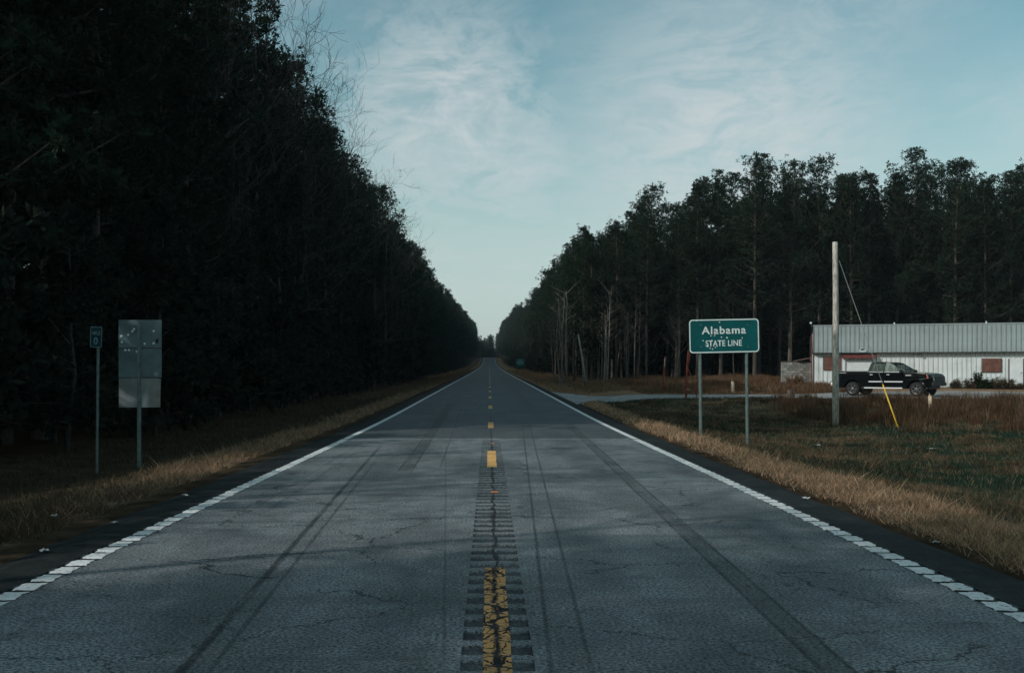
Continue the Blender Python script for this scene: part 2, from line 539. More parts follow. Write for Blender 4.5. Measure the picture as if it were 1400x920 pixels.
MARKS = [(1.895, 0.0222, 0.085, -5, 33, 0.95, 'band'),
         (0.447, 0.0270, 0.110, -5, 34, 0.90, 'rails'),
         (-1.67, -0.0440, 0.045, -5, 23, 0.95, 'line'),
         (-1.52, -0.0440, 0.026, -5, 20, 0.75, 'line'),
         (-2.62, -0.0130, 0.10, 11, 27, 0.65, 'rails'),
         (-0.245, -0.0430, 0.016, -5, 24, 0.50, 'line'),
         (-1.22, -0.0150, 0.11, 15.5, 48, 0.95, 'band'),
         (-0.66, -0.0150, 0.02, 16, 44, 0.8, 'line')]
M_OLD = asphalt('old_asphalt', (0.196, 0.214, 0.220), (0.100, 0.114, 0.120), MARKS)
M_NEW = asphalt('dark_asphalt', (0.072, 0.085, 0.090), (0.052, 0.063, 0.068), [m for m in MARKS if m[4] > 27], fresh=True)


def groove_depth(x, y):
    """milled rumble grooves along the centre and under the edge lines, near side of the joint"""
    ph = np.abs(((y / PITCH) % 1.0) - 0.5) * 2          # 0 at groove centre
    k = np.floor(y / PITCH)
    wv = 0.045 * np.sin(k * 12.9898) + 0.03 * np.sin(k * 4.1 + x * 9)
    d = S(0.66 + wv, 0.36 + wv, ph) * (0.9 + 0.1 * np.sin(k * 7.7))
    d = d * (y < JOINT - 0.15)
    inc = (np.abs(x - CLX) < 0.207)
    ed = (np.abs(x - RX - 0.03) < 0.11) | (np.abs(x - LX + 0.03) < 0.11)
    return d * (inc | ed)


def road_sheet(name, y0, y1, m, label, fine):
    xe = [-4.28, -4.0, LX - 0.1401, LX - 0.1399, LX + 0.0799, LX + 0.0801, -2.4, -1.2, CLX - 0.2071, CLX - 0.2069, CLX - 0.1, CLX, CLX + 0.1, CLX + 0.2069, CLX + 0.2071,
          1.2, 2.4, RX - 0.0801, RX - 0.0799, RX + 0.1399, RX + 0.1401, 4.05, 4.3]
    X1 = np.array(xe)
    Y1 = np.unique(np.concatenate([np.arange(y0, min(y1, JOINT), PITCH / 10 if fine else 1.0), [y1]])) if fine else np.unique(np.append(np.concatenate([np.arange(y0, 80, 1.0), np.arange(80, y1, 4.0)]), y1))
    A, B = np.meshgrid(X1, Y1, indexing='ij')
    gd = groove_depth(A, B) if fine else 0 * A
    Z = zr(B) - 0.016 * gd
    # ragged outer edge
    A = A.copy()
    A[0] += 0.10 * (fbm(0 * B[0], B[0], 0.8) - .5); A[-1] += 0.16 * (fbm(0 * B[-1], B[-1], 0.8, 40) - .5)
    Z[0] -= 0.05; Z[-1] -= 0.05
    V = np.stack([A.ravel(), B.ravel(), Z.ravel()], 1)
    n = len(Y1)
    i, j = np.meshgrid(np.arange(len(X1) - 1), np.arange(n - 1), indexing='ij')
    a = (i * n + j).ravel()
    me = np_mesh(name, V, np.stack([a, a + n, a + n + 1, a + 1], 1), m, smooth=False)
    at = me.attributes.new('groove', 'FLOAT', 'POINT')
    at.data.foreach_set('value', gd.ravel().astype(np.float32))
    return tag(link(name, me), label, kind='structure')


road_near = road_sheet('road', -60, JOINT, M_OLD, 'worn grey asphalt with rumble grooves, near side of the paving joint', True)
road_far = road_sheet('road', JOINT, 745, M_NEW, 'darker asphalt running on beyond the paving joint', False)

# pale seam at the joint
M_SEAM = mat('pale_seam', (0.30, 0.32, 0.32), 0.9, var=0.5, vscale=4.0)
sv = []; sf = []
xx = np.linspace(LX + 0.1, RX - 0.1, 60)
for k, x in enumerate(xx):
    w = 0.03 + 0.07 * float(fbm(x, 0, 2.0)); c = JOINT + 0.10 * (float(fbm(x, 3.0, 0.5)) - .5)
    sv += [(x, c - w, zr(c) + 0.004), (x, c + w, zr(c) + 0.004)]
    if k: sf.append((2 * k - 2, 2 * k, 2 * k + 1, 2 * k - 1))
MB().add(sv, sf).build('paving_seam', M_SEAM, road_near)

# ------------------------------------------------------------------ painted lines


def paint(name, base, under, wear, crackle=0.0):
    m = bpy.data.materials.new(name); m.use_nodes = True
    nt = m.node_tree; nt.nodes.clear()
    geo = nd(nt, 'ShaderNodeNewGeometry').outputs['Position']
    n1 = noise(nt, geo, 22.0, 5.0, 0.7); n2 = noise(nt, geo, 3.0, 3.0, 0.6)
    col = mixc(nt, ramp(nt, n2, 0.3, 0.7), tuple(c * 0.8 for c in base), base)
    col = mixc(nt, ramp(nt, noise(nt, geo, 70.0, 2.0, .6), 0.45, 0.75, 0, 0.3), col, tuple(c * 0.45 for c in base))
    f = ramp(nt, n1, 0.75 - wear, 0.80 - wear * 0.8, 0, 0.9)
    if crackle > 0:
        cvv = nd(nt, 'ShaderNodeVectorMath', {0: geo, 1: nd(nt, 'ShaderNodeVectorMath', {0: nd(nt, 'ShaderNodeTexNoise', {'Vector': geo, 'Scale': 9.0, 'Detail': 4.0}).outputs[1], 3: 0.10}, operation='SCALE').outputs[0]}, operation='ADD').outputs[0]
        e = nd(nt, 'ShaderNodeTexVoronoi', {'Vector': cvv, 'Scale': 13.0, 'Randomness': 1.0}, feature='DISTANCE_TO_EDGE').outputs[0]
        f = mth(nt, 'MAXIMUM', f, ramp(nt, e, 0.055, 0.03, 0, 1.0))
        e2 = nd(nt, 'ShaderNodeTexVoronoi', {'Vector': cvv, 'Scale': 4.0}, feature='DISTANCE_TO_EDGE').outputs[0]
        f = mth(nt, 'MAXIMUM', f, ramp(nt, e2, 0.05, 0.03, 0, 1.0))
        X = nd(nt, 'ShaderNodeSeparateXYZ', {0: geo}).outputs[0]
        mid = mth(nt, 'ABSOLUTE', mth(nt, 'ADD', mth(nt, 'SUBTRACT', X, CLX - 0.002), mth(nt, 'MULTIPLY_ADD', noise(nt, geo, 6.0, 4.0, 0.7), 0.14, -0.07)))
        f = mth(nt, 'MAXIMUM', f, ramp(nt, mid, ramp(nt, n2, 0.3, 0.7, 0.010, 0.042), 0.004, 0, 1.0))
    col = mixc(nt, f, col, under)
    p = nd(nt, 'ShaderNodeBsdfPrincipled', {'Base Color': col, 'Roughness': 0.75, 'Specular IOR Level': 0.25})
    o = nd(nt, 'ShaderNodeOutputMaterial'); nt.links.new(p.outputs[0], o.inputs[0])
    return m


M_WHITE = paint('white_road_paint', (0.74, 0.76, 0.75), (0.12, 0.125, 0.128), 0.20)
M_YEL = paint('worn_yellow_paint', (0.70, 0.36, 0.13), (0.010, 0.011, 0.012), 0.08, 1.0)
M_YEL2 = paint('yellow_paint', (0.74, 0.42, 0.15), (0.03, 0.03, 0.03), 0.12)

rnd = random.Random(3)
bar_meshes = []
for k in range(7):
    b = MB(); vs = []
    nx, nyv = 7, 8
    for ii in range(nx):
        for jj in range(nyv):
            u = ii / (nx - 1); v = jj / (nyv - 1)
            x = (u - .5) * 0.165; y = (v - .5) * 0.262
            if jj in (0, nyv - 1): y += rnd.uniform(-.020, .020)
            if ii in (0, nx - 1): x += rnd.uniform(-.011, .011)
            z = 0.0045 - 0.010 * float(S(0.30, 0.5, abs(v - .5) * 1.0))
            vs.append((x, y, z))
    b.add(vs, [(p * nyv + q, (p + 1) * nyv + q, (p + 1) * nyv + q + 1, p * nyv + q + 1) for p in range(nx - 1) for q in range(nyv - 1)])
    bar_meshes.append(b.mesh('edge_line_bar', M_WHITE))
y = PITCH * 12.0
while y < JOINT - 0.2:
    for cx in (LX - 0.02, RX + 0.02):
        o = link('edge_line_bar', rnd.choice(bar_meshes), road_near, (cx + rnd.uniform(-.006, .006), y, float(zr(y))))
    y += PITCH


def ribbon(name, cx, w, y0, y1, m, parent, step=1.0, dz=0.004, groove=False, jit=0.0):
    Y1 = np.unique(np.append(np.arange(y0, y1, step), y1))
    X1 = np.linspace(cx - w / 2, cx + w / 2, 4)
    A, B = np.meshgrid(X1, Y1, indexing='ij')
    if jit:
        A = A + jit * (fbm(A * 3, B, 2.0) - .5)
    Z = zr(B) + dz
    if groove: Z = Z - 0.016 * groove_depth(A, B)
    n = len(Y1)
    i, j = np.meshgrid(np.arange(3), np.arange(n - 1), indexing='ij')
    a = (i * n + j).ravel()
    return link(name, np_mesh(name, np.stack([A.ravel(), B.ravel(), Z.ravel()], 1), np.stack([a, a + n, a + n + 1, a + 1], 1), m), parent)


for cx in (LX - 0.02, RX + 0.02):
    ribbon('edge_line', cx, 0.155, JOINT - 0.05, 745, M_WHITE, road_far, 2.0, 0.006)
for k, (y0, y1) in enumerate([(-7.2, -4.0), (5.1, 8.29), (17.2, 20.55)]):
    ribbon('centre_line_dash', CLX, 0.165, y0, y1, M_YEL if k < 2 else M_YEL2, road_near, PITCH / 10, 0.004, True, 0.012)
ends = [31.9, 44.9] + [44.9 + 12.19 * k for k in range(1, 26)]
for e in ends:
    ribbon('centre_line_dash', CLX, 0.165, e - 3.2, e, M_YEL2, road_far, 0.5, 0.006)

# raised reflectors on the centre line
M_REF = mat('amber_reflector', (0.50, 0.16, 0.06), 0.35)
M_REFB = mat('reflector_body', (0.30, 0.20, 0.15), 0.6)
for (ry, lab) in ((13.5, 'low orange reflector on the rumble strip between two yellow dashes'), (22.7, 'low orange reflector on the centre line by the paving joint')):
    t = thing('road_reflector', lab, 'reflector', (CLX + 0.03, ry, float(zr(ry)) - 0.006))
    b = MB(); b.add([(-.055, -.05, 0), (.055, -.05, 0), (.055, .05, 0), (-.055, .05, 0), (-.042, -.026, .02), (.042, -.026, .02), (.042, .026, .02), (-.042, .026, .02)],
                    [(3, 2, 1, 0), (4, 5, 6, 7), (1, 2, 6, 5), (3, 0, 4, 7), (2, 3, 7, 6), (0, 1, 5, 4)]); b.build('body', M_REFB, t)
    b = MB(); b.add([(-.046, -.0475, .004), (.046, -.0475, .004), (.038, -.030, .0185), (-.038, -.030, .0185)], [(0, 1, 2, 3)]); b.build('lens', M_REF, t)

# ------------------------------------------------------------------ driveway
M_GRAV = mat('driveway_gravel', (0.25, 0.25, 0.24), 0.95, var=0.35, vscale=1.6, bump=0.5, bscale=14)
dn = np.array([(4.1, 46.5), (5.2, 50.5), (7.5, 53.0), (12, 54.2), (18, 54.0), (24, 52.8), (30, 51.4), (38, 49.5), (60, 45)], float)
df = np.array([(4.1, 67), (5.4, 62.5), (7.5, 60.2), (12, 59.4), (18, 60.0), (24, 64.5), (30, 65.5), (38, 63.5), (60, 57)], float)
U = np.linspace(0, len(dn) - 1, 121)
A0 = np.stack([np.interp(U, np.arange(len(dn)), dn[:, k]) for k in (0, 1)], 1)
A1 = np.stack([np.interp(U, np.arange(len(df)), df[:, k]) for k in (0, 1)], 1)
A0[:, 1] += 0.5 * (fbm(A0[:, 0], 0 * U, 0.7) - .5); A1[:, 1] += 0.5 * (fbm(A1[:, 0], 0 * U, 0.7, 50) - .5)
T = np.linspace(0, 1, 24)
P = A0[:, None] * (1 - T[None, :, None]) + A1[:, None] * T[None, :, None]
Z = np.maximum(ground(P[..., 0], P[..., 1]), np.where(P[..., 0] < 4.6, zr(P[..., 1]) - .03, -9)) + 0.03
Z[:, 0] -= 0.06; Z[:, -1] -= 0.06
V = np.concatenate([P, Z[..., None]], 2).reshape(-1, 3)
i, j = np.meshgrid(np.arange(len(U) - 1), np.arange(len(T) - 1), indexing='ij')
a = (i * len(T) + j).ravel()
tag(link('driveway', np_mesh('driveway', V, np.stack([a, a + len(T), a + len(T) + 1, a + 1], 1), M_GRAV, smooth=True)), 'pale gravel driveway leading to the white metal building', kind='structure')


def in_drive(x, y):
    lo = np.interp(x, A0[:, 0], A0[:, 1]); hi = np.interp(x, A1[:, 0], A1[:, 1])
    return (x > 4.1) & (y > lo) & (y < hi)


# ------------------------------------------------------------------ grass


def blades(name, label, x, y, h, w, lean, col, seg=1, mat_=None, zoff=-0.01):
    n = len(x)
    rg = np.random.default_rng(abs(hash(name)) % 1000 if False else len(name) * 31 + n % 97)
    z = ground(x, y) + zoff
    a = rg.random(n) * np.pi * 2; la = rg.random(n) * np.pi * 2
    dx, dy = np.cos(a) * w / 2, np.sin(a) * w / 2
    lx, ly = np.cos(la) * lean * h, np.sin(la) * lean * h
    if seg == 1:
        V = np.stack([np.stack([x - dx, y - dy, z], 1), np.stack([x + dx, y + dy, z], 1), np.stack([x + lx, y + ly, z + h], 1)], 1)
        F = np.arange(n * 3).reshape(n, 3); k = 3
    else:
        V = np.stack([np.stack([x - dx, y - dy, z], 1), np.stack([x + dx, y + dy, z], 1),
                      np.stack([x + dx * .7 + lx * .35, y + dy * .7 + ly * .35, z + h * .6], 1), np.stack([x - dx * .7 + lx * .35, y - dy * .7 + ly * .35, z + h * .6], 1),
                      np.stack([x + lx, y + ly, z + h], 1)], 1)
        b = np.arange(n)[:, None] * 5
        F = np.concatenate([b + np.array([[0, 1, 2]]), b + np.array([[0, 2, 3]]), b + np.array([[3, 2, 4]])], 0); k = 5
    C = np.repeat(col, k, axis=0)
    me = np_mesh(name, V.reshape(-1, 3), F, mat_ or M_BLADE, col=C)
    return tag(link(name, me), label, 'grass', kind='stuff')


M_BLADE = attr_mat('grass_blade', trans=0.3, nscale=1.2, var=0.25)
rg = np.random.default_rng(11)


def scatter(n, x0, x1, y0, y1, p=1.2):
    """random points, thinning with distance"""
    x = rg.uniform(x0, x1, n)
    e = 1 - p
    u = rg.random(n)
    y = (u * (y1 ** e - y0 ** e) + y0 ** e) ** (1 / e) if abs(e) > 1e-3 else y0 * (y1 / y0) ** u
    return x, y


def jitter(c, n, s=0.35):
    return c * (1 + s * (rg.random((n, 1)) * 2 - 1)) * (1 + 0.08 * (rg.random((n, 3)) * 2 - 1))


def drygrass(side):
    if side > 0:
        x, y = scatter(260000, 4.2, 6.9, 5.5, 120, 1.3)
        e = dry_edge_r(y)
        ok = (x < e + rg.normal(0, .18, len(x))) & (x > 4.24 + 0.34 * fbm(0 * y, y, .9) * (rg.random(len(x)) < .8) + rg.exponential(.08, len(x))) & ~in_drive(x, y)
    else:
        x, y = scatter(200000, -6.8, -4.0, 5.5, 160, 1.3)
        w = 0.35 * (fbm(0 * y, y, 0.4, 3) - .5)
        ok = (x > -6.0 - w + rg.normal(0, .25, len(x))) & (x < -4.35 - 0.25 * fbm(0 * y, y, .9, 8) - rg.exponential(.08, len(x)))
    n2 = fbm(x, y, 1.6, 70)
    n3 = fbm(x, y, 4.5, 170)
    ok &= rg.random(len(x)) < (S(.25, .55, n2) * .8 + .2) * (S(.25, .5, n3) * .8 + .2)
    x, y, n2 = x[ok], y[ok], n2[ok]
    n = len(x)
    h = rg.uniform(.03, .15, n) * (0.35 + 1.1 * n2) * np.where(rg.random(n) < .04, 2.0, 1.0)
    w = rg.uniform(.006, .010, n) * np.maximum(1, y / 14)
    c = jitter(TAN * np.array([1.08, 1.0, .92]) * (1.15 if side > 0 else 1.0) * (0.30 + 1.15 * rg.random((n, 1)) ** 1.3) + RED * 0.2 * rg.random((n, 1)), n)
    c = np.where((rg.random(n) < .10)[:, None], OLIVE * .8, c)
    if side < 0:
        # towards the near end more and more blades take a dark brown colour
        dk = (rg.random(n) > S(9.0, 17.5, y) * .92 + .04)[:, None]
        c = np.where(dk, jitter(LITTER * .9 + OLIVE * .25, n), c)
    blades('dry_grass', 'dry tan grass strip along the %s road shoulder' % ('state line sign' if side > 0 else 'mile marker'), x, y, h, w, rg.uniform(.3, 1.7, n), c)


drygrass(1)
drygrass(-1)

# rough field below the driveway
x, y = scatter(330000, 5.0, 42, 7.5, 66, 0.75)
ok = (x > dry_edge_r(y) - .1) & ~in_drive(x, y) & (x < 4 + y * 0.62) & (y < 56)
x, y = x[ok], y[ok]; n = len(x)
c = zone_color(x, y)
pick = rg.random(n)
c = np.where((pick < .16)[:, None], TAN2 * .75, c * .72)
c = np.where((pick > .70)[:, None], GREEN * .95, c)
h = rg.uniform(.04, .14, n) * (0.5 + 1.1 * fbm(x, y, .8, 33))
blades('field_grass', 'short patchy green and brown grass in the field below the driveway', x, y, h, rg.uniform(.008, .014, n) * np.maximum(1, y / 16), rg.uniform(.2, 1.0, n), jitter(c, n, .4))

# matted dead tussocks scattered through the field
cx = rg.uniform(6.2, 30, 1500); cy = 9 + 42 * rg.random(1500) ** 1.2
ok = (cx > dry_edge_r(cy) + .2) & (cx < 4 + cy * .62) & (fbm(cx, cy, .5, 140) > .42)
cx, cy = cx[ok], cy[ok]; per = 60
x = np.repeat(cx, per) + rg.normal(0, .16, len(cx) * per); y = np.repeat(cy, per) + rg.normal(0, .16, len(cx) * per)
ok = ~in_drive(x, y); n = ok.sum(); tt = np.repeat(rg.random((len(cx), 1)), per, axis=0)[ok]
blades('dead_tussocks', 'matted dead grass tussocks scattered through the green field', x[ok], y[ok], rg.uniform(.05, .20, n), np.full(n, .012) * np.maximum(1, y[ok] / 18), rg.uniform(.3, 1.6, n), jitter(TAN2 * (.22 + .55 * tt), n, .45))

# tall rusty sedge right of the utility pole
cx = rg.uniform(13.0, 36, 900); cy = rg.uniform(30, 51, 900)
ok = (fbm(cx, cy, .28, 90) > .62 - .30 * S(31, 46, cy)) & (cx < 4 + cy * .62) & (cx > 13.2 + (50 - cy) * .10)
cx, cy = cx[ok], cy[ok]
per = 80
x = np.repeat(cx, per) + rg.normal(0, .24, len(cx) * per); y = np.repeat(cy, per) + rg.normal(0, .24, len(cx) * per)
ch = np.repeat(rg.uniform(.2, .85, len(cx)) ** 1.0 * (.55 + .45 * S(31, 42, cy)), per); ct = np.repeat(rg.random((len(cx), 1)), per, axis=0)
n = len(x); ok = ~in_drive(x, y)
c = jitter(RED * 0.46 * ct + TAN2 * 0.50 * (1 - ct) * (0.5 + .8 * rg.random((n, 1))), n, .5)
blades('sedge', 'tall rusty brown sedge clumps on the bank right of the utility pole', x[ok], y[ok], (ch * rg.uniform(.5, 1.05, n))[ok], np.full(ok.sum(), .018), rg.uniform(.05, .45, ok.sum()), c[ok], 2)

# rusty grass beyond the driveway
x = rg.uniform(5.5, 24, 60000); y = rg.uniform(59.5, 88, 60000)
f = fbm(x, y, .35, 60)
ok = ~in_drive(x, y) & (rg.random(len(x)) < S(.25, .55, f) * .9 + .15) & ((x > 9.5) | (y > 68))
x, y, f = x[ok], y[ok], f[ok]; n = len(x)
tall = S(9, 13, x) * S(61, 64, y)
c = jitter(RED * 0.70 * f[:, None] + TAN2 * 0.7 * (1 - f[:, None]), n)
blades('rusty_grass', 'rusty brown tall grass between driveway and woods', x, y, (0.10 + .65 * tall * f) * rg.uniform(.5, 1.2, n), np.full(n, .035), rg.uniform(.05, .5, n), c, 2)

# sparse litter and weeds on the shaded left verge
x, y = scatter(60000, -11, -5.6, 7, 120, 1.2)
ok = rg.random(len(x)) < S(.35, .6, fbm(x, y, .5, 21)); x, y = x[ok], y[ok]; n = len(x)
c = jitter(OLIVE * .6 + LITTER * .9 * rg.random((n, 1)), n)
blades('shade_weeds', 'sparse dark weeds and leaf litter in the shaded ditch by the mile marker', x, y, rg.uniform(.03, .16, n), rg.uniform(.01, .02, n) * np.maximum(1, y / 14), rg.uniform(.2, 1, n), c)

# far verges
for sd in (1, -1):
    x = sd * rg.uniform(4.6, 9.5, 26000); y = rg.uniform(66, 260, 26000)
    ok = rg.random(len(x)) < 0.9; x, y = x[ok], y[ok]; n = len(x)
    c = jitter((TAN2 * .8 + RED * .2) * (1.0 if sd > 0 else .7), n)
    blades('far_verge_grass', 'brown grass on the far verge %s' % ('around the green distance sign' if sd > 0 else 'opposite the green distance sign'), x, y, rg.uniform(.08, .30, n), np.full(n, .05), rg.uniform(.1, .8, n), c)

# ------------------------------------------------------------------ trees


def leaf_mat(name, a, b, trans=0.25):
    m = bpy.data.materials.new(name); m.use_nodes = True
    nt = m.node_tree; nt.nodes.clear()
    at = nd(nt, 'ShaderNodeAttribute', attribute_name='Col').outputs[0]
    oi = nd(nt, 'ShaderNodeObjectInfo').outputs['Random']
    colr = mixc(nt, nd(nt, 'ShaderNodeSeparateColor', {0: at}).outputs[0], a, b)
    colr = nd(nt, 'ShaderNodeVectorMath', {0: colr, 3: ramp(nt, oi, 0, 1, .8, 1.2, False)}, operation='SCALE').outputs[0]
    d = nd(nt, 'ShaderNodeBsdfDiffuse', {0: colr}); t = nd(nt, 'ShaderNodeBsdfTranslucent', {0: colr})
    mx = nd(nt, 'ShaderNodeMixShader', {0: trans, 1: d.outputs[0], 2: t.outputs[0]})
    o = nd(nt, 'ShaderNodeOutputMaterial'); nt.links.new(mx.outputs[0], o.inputs[0])
    return m


def bark_mat(name, a, b, scale):
    m = bpy.data.materials.new(name); m.use_nodes = True
    nt = m.node_tree; nt.nodes.clear()
    tc = nd(nt, 'ShaderNodeTexCoord').outputs['Object']
    st = nd(nt, 'ShaderNodeMapping', {'Vector': tc, 'Scale': (scale, scale, scale * .22)}).outputs[0]
    n1 = noise(nt, st, 1.0, 5.0, .7); n2 = noise(nt, tc, .35, 3.0, .6)
    oi = nd(nt, 'ShaderNodeObjectInfo').outputs['Random']
    colr = mixc(nt, ramp(nt, n1, .35, .65), a, b)
    colr = mixc(nt, ramp(nt, n2, .45, .7, 0, .5), colr, (.10, .10, .092))
    colr = nd(nt, 'ShaderNodeVectorMath', {0: colr, 3: ramp(nt, oi, 0, 1, .65, 1.3, False)}, operation='SCALE').outputs[0]
    bn = nd(nt, 'ShaderNodeBump', {'Strength': .7, 'Distance': .03, 'Height': n1})
    p = nd(nt, 'ShaderNodeBsdfPrincipled', {'Base Color': colr, 'Roughness': .9, 'Specular IOR Level': .15, 'Normal': bn.outputs[0]})
    o = nd(nt, 'ShaderNodeOutputMaterial'); nt.links.new(p.outputs[0], o.inputs[0])
    return m


M_NEEDLE = leaf_mat('pine_needles', (0.010, 0.022, 0.017), (0.030, 0.048, 0.031))
M_LEAF = leaf_mat('evergreen_leaves', (0.012, 0.020, 0.017), (0.028, 0.038, 0.028))
M_PBARK = bark_mat('pine_bark', (0.042, 0.034, 0.030), (0.115, 0.096, 0.082), 9.0)
M_HBARK = bark_mat('grey_bark', (0.022, 0.021, 0.020), (0.065, 0.062, 0.058), 14.0)


def tube_np(P, Rr, n):
    """P (k,3), Rr (k) -> verts, quads"""
    P = np.asarray(P, float); k = len(P)
    d = np.gradient(P, axis=0); d /= np.linalg.norm(d, axis=1)[:, None] + 1e-9
    up = np.where(np.abs(d[:, 2:3]) < .9, np.array([[0, 0, 1.]]), np.array([[1., 0, 0]]))
    a = np.cross(d, up); a /= np.linalg.norm(a, axis=1)[:, None] + 1e-9
    b = np.cross(a, d)
    t = np.arange(n) * 2 * np.pi / n
    V = P[:, None] + np.asarray(Rr)[:, None, None] * (a[:, None] * np.cos(t)[None, :, None] + b[:, None] * np.sin(t)[None, :, None])
    i, j = np.meshgrid(np.arange(k - 1), np.arange(n), indexing='ij')
    j2 = (j + 1) % n
    F = np.stack([i * n + j, i * n + j2, (i + 1) * n + j2, (i + 1) * n + j], -1).reshape(-1, 4)
    return V.reshape(-1, 3), F


class Acc:
    def __init__(self): self.V = []; self.F = []; self.M = []; self.C = []; self.n = 0

    def quads(self, V, F, mi, c=0.5):
        T = np.concatenate([F[:, [0, 1, 2]], F[:, [0, 2, 3]]], 0)
        self.tris(V, T, mi, np.full(len(V), c))

    def tris(self, V, T, mi, c):
        self.V.append(V); self.F.append(T + self.n); self.M.append(np.full(len(T), mi)); self.C.append(c); self.n += len(V)

    def mesh(self, name, mats):
        V = np.concatenate(self.V); c = np.concatenate(self.C)
        return np_mesh(name, V, np.concatenate(self.F), mats, np.concatenate(self.M), np.repeat(c[:, None], 3, 1))


def tufts(acc, centers, dirs, rg, rad, n, wid, mi=0, tone=None):
    """bursts of needles: n thin triangles from each centre"""
    m = len(centers)
    if m == 0: return
    C = np.repeat(np.asarray(centers), n, 0); D = np.repeat(np.asarray(dirs), n, 0)
    k = m * n
    v = rg.normal(size=(k, 3)); v /= np.linalg.norm(v, axis=1)[:, None]
    v = v + D * .75; v /= np.linalg.norm(v, axis=1)[:, None] + 1e-9
    r = rad * rg.uniform(.65, 1.15, (k, 1)) * np.repeat(rg.uniform(.75, 1.25, (m, 1)), n, 0)
    s = np.cross(v, rg.normal(size=(k, 3))); s /= np.linalg.norm(s, axis=1)[:, None] + 1e-9
    s = s * wid * rg.uniform(.7, 1.3, (k, 1))
    o = C + v * r * .12
    P = np.stack([o - s * .35, C + v * r * .7 + s, C + v * r, C + v * r * .62 - s], 1).reshape(-1, 3)
    b = np.arange(k)[:, None] * 4
    T = np.concatenate([b + [[0, 1, 2]], b + [[0, 2, 3]]], 0)
    c = np.repeat(rg.random(m) if tone is None else tone, n)
    c = np.clip(c + rg.normal(0, .15, k), 0, 1)
    acc.tris(P, T, mi, np.repeat(c, 4))


def make_pine(seed, H, base, rad, n_tuft=11, dead=True, dens=1.0):
    """returns trunk mesh, crown mesh"""
    rg = np.random.default_rng(seed)
    k = 14
    z = np.linspace(0, H, k)
    bend = np.cumsum(rg.normal(0, .05, (k, 2)), 0) * np.linspace(0, 1, k)[:, None] * H / 20
    P = np.column_stack([bend, z]); P[0, 2] = -.4
    r0 = .0085 * H + .02
    Rr = r0 * (1 - np.linspace(0, 1, k) ** 1.3 * .92); Rr[0] *= 1.35
    V, F = tube_np(P, Rr, 8)
    tr = np_mesh('trunk', V, F, M_PBARK, smooth=True)
    acc = Acc()

    def at(h): return np.array([np.interp(h, z, P[:, 0]), np.interp(h, z, P[:, 1]), h])
    cz = H * base
    if dead:
        for h in np.arange(H * .12, cz, .55):
            if rg.random() < .75:
                a = rg.random() * 6.283; L = rg.uniform(.4, 1.9); d = np.array([math.cos(a), math.sin(a), rg.uniform(-.25, .3)])
                p = at(h); mid = p + d * L * .5 + rg.normal(0, .05, 3)
                V, F = tube_np([p, mid, p + d * L + rg.normal(0, .12, 3)], [.022, .014, .006], 3); acc.quads(V, F, 1)
    cs = []; ds = []; tn = []
    h = cz
    lop = rg.random() * 6.283
    while h < H - .25:
        t = (h - cz) / (H - cz)
        prof = ((1 - t) ** .60) * (.55 + .45 * min(1, t / .25)) + .05
        nb = int(rg.integers(3, 6))
        a0 = rg.random() * 6.283
        gapw = rg.uniform(.6, 1.2)
        for b in range(nb):
            if t > .6 and rg.random() < .2: continue
            a = a0 + b * 6.283 / nb + rg.normal(0, .3)
            L = rad * prof * rg.uniform(.38, 1.25) * gapw * (1 + .25 * math.cos(a - lop))
            if L < .25: L = .25
            el = rg.uniform(.0, .45) + .55 * t
            d = np.array([math.cos(a) * math.cos(el), math.sin(a) * math.cos(el), math.sin(el)])
            p = at(h); q = p + d * L * .55 + np.array([0, 0, -.03 * L]); e = p + d * L + np.array([0, 0, .13 * L * rg.uniform(.2, 1.4)])
            V, F = tube_np([p, q, e], [.012 + .014 * L, .010 + .007 * L, .007], 4); acc.quads(V, F, 1)
            npf = max(1, int(round(L * 1.5 * dens)))
            tone = rg.random()
            for s in range(npf):
                u = rg.uniform(.38, .95) if s else 1.0
                c = (p + (q - p) * u * 2) if u < .5 else (q + (e - q) * (u - .5) * 2)
                off = rg.normal(0, 1, 3) * np.array([.24, .24, .16]) * (.35 + L * .36)
                if s == 0: off *= 0
                c2 = c + off
                if np.linalg.norm(off) > .2:
                    V, F = tube_np([c, c2], [.010, .006], 3); acc.quads(V, F, 1)
                pr = rg.uniform(.16, .34)
                for w_ in range(int(rg.integers(5, 9))):
                    o3 = rg.normal(0, 1, 3) * np.array([1, 1, .75]) * pr
                    cs.append(c2 + o3); dd = d * .35 + o3 * 1.6 + np.array([0, 0, .40]); ds.append(dd / (np.linalg.norm(dd) + 1e-6)); tn.append(np.clip(tone * .6 + rg.random() * .4, 0, 1))
        h += rg.uniform(.36, .66) * (1.1 - .35 * t)
    for s in range(9):
        cs.append(at(H) + rg.normal(0, 1, 3) * np.array([.14, .14, .22]) - np.array([0, 0, .15])); ds.append(np.array([0, 0, 1.])); tn.append(rg.random())
    tufts(acc, np.array(cs), np.array(ds), rg, .30, n_tuft, .036, 0, np.array(tn))
    return tr, acc.mesh('crown', [M_NEEDLE, M_PBARK])


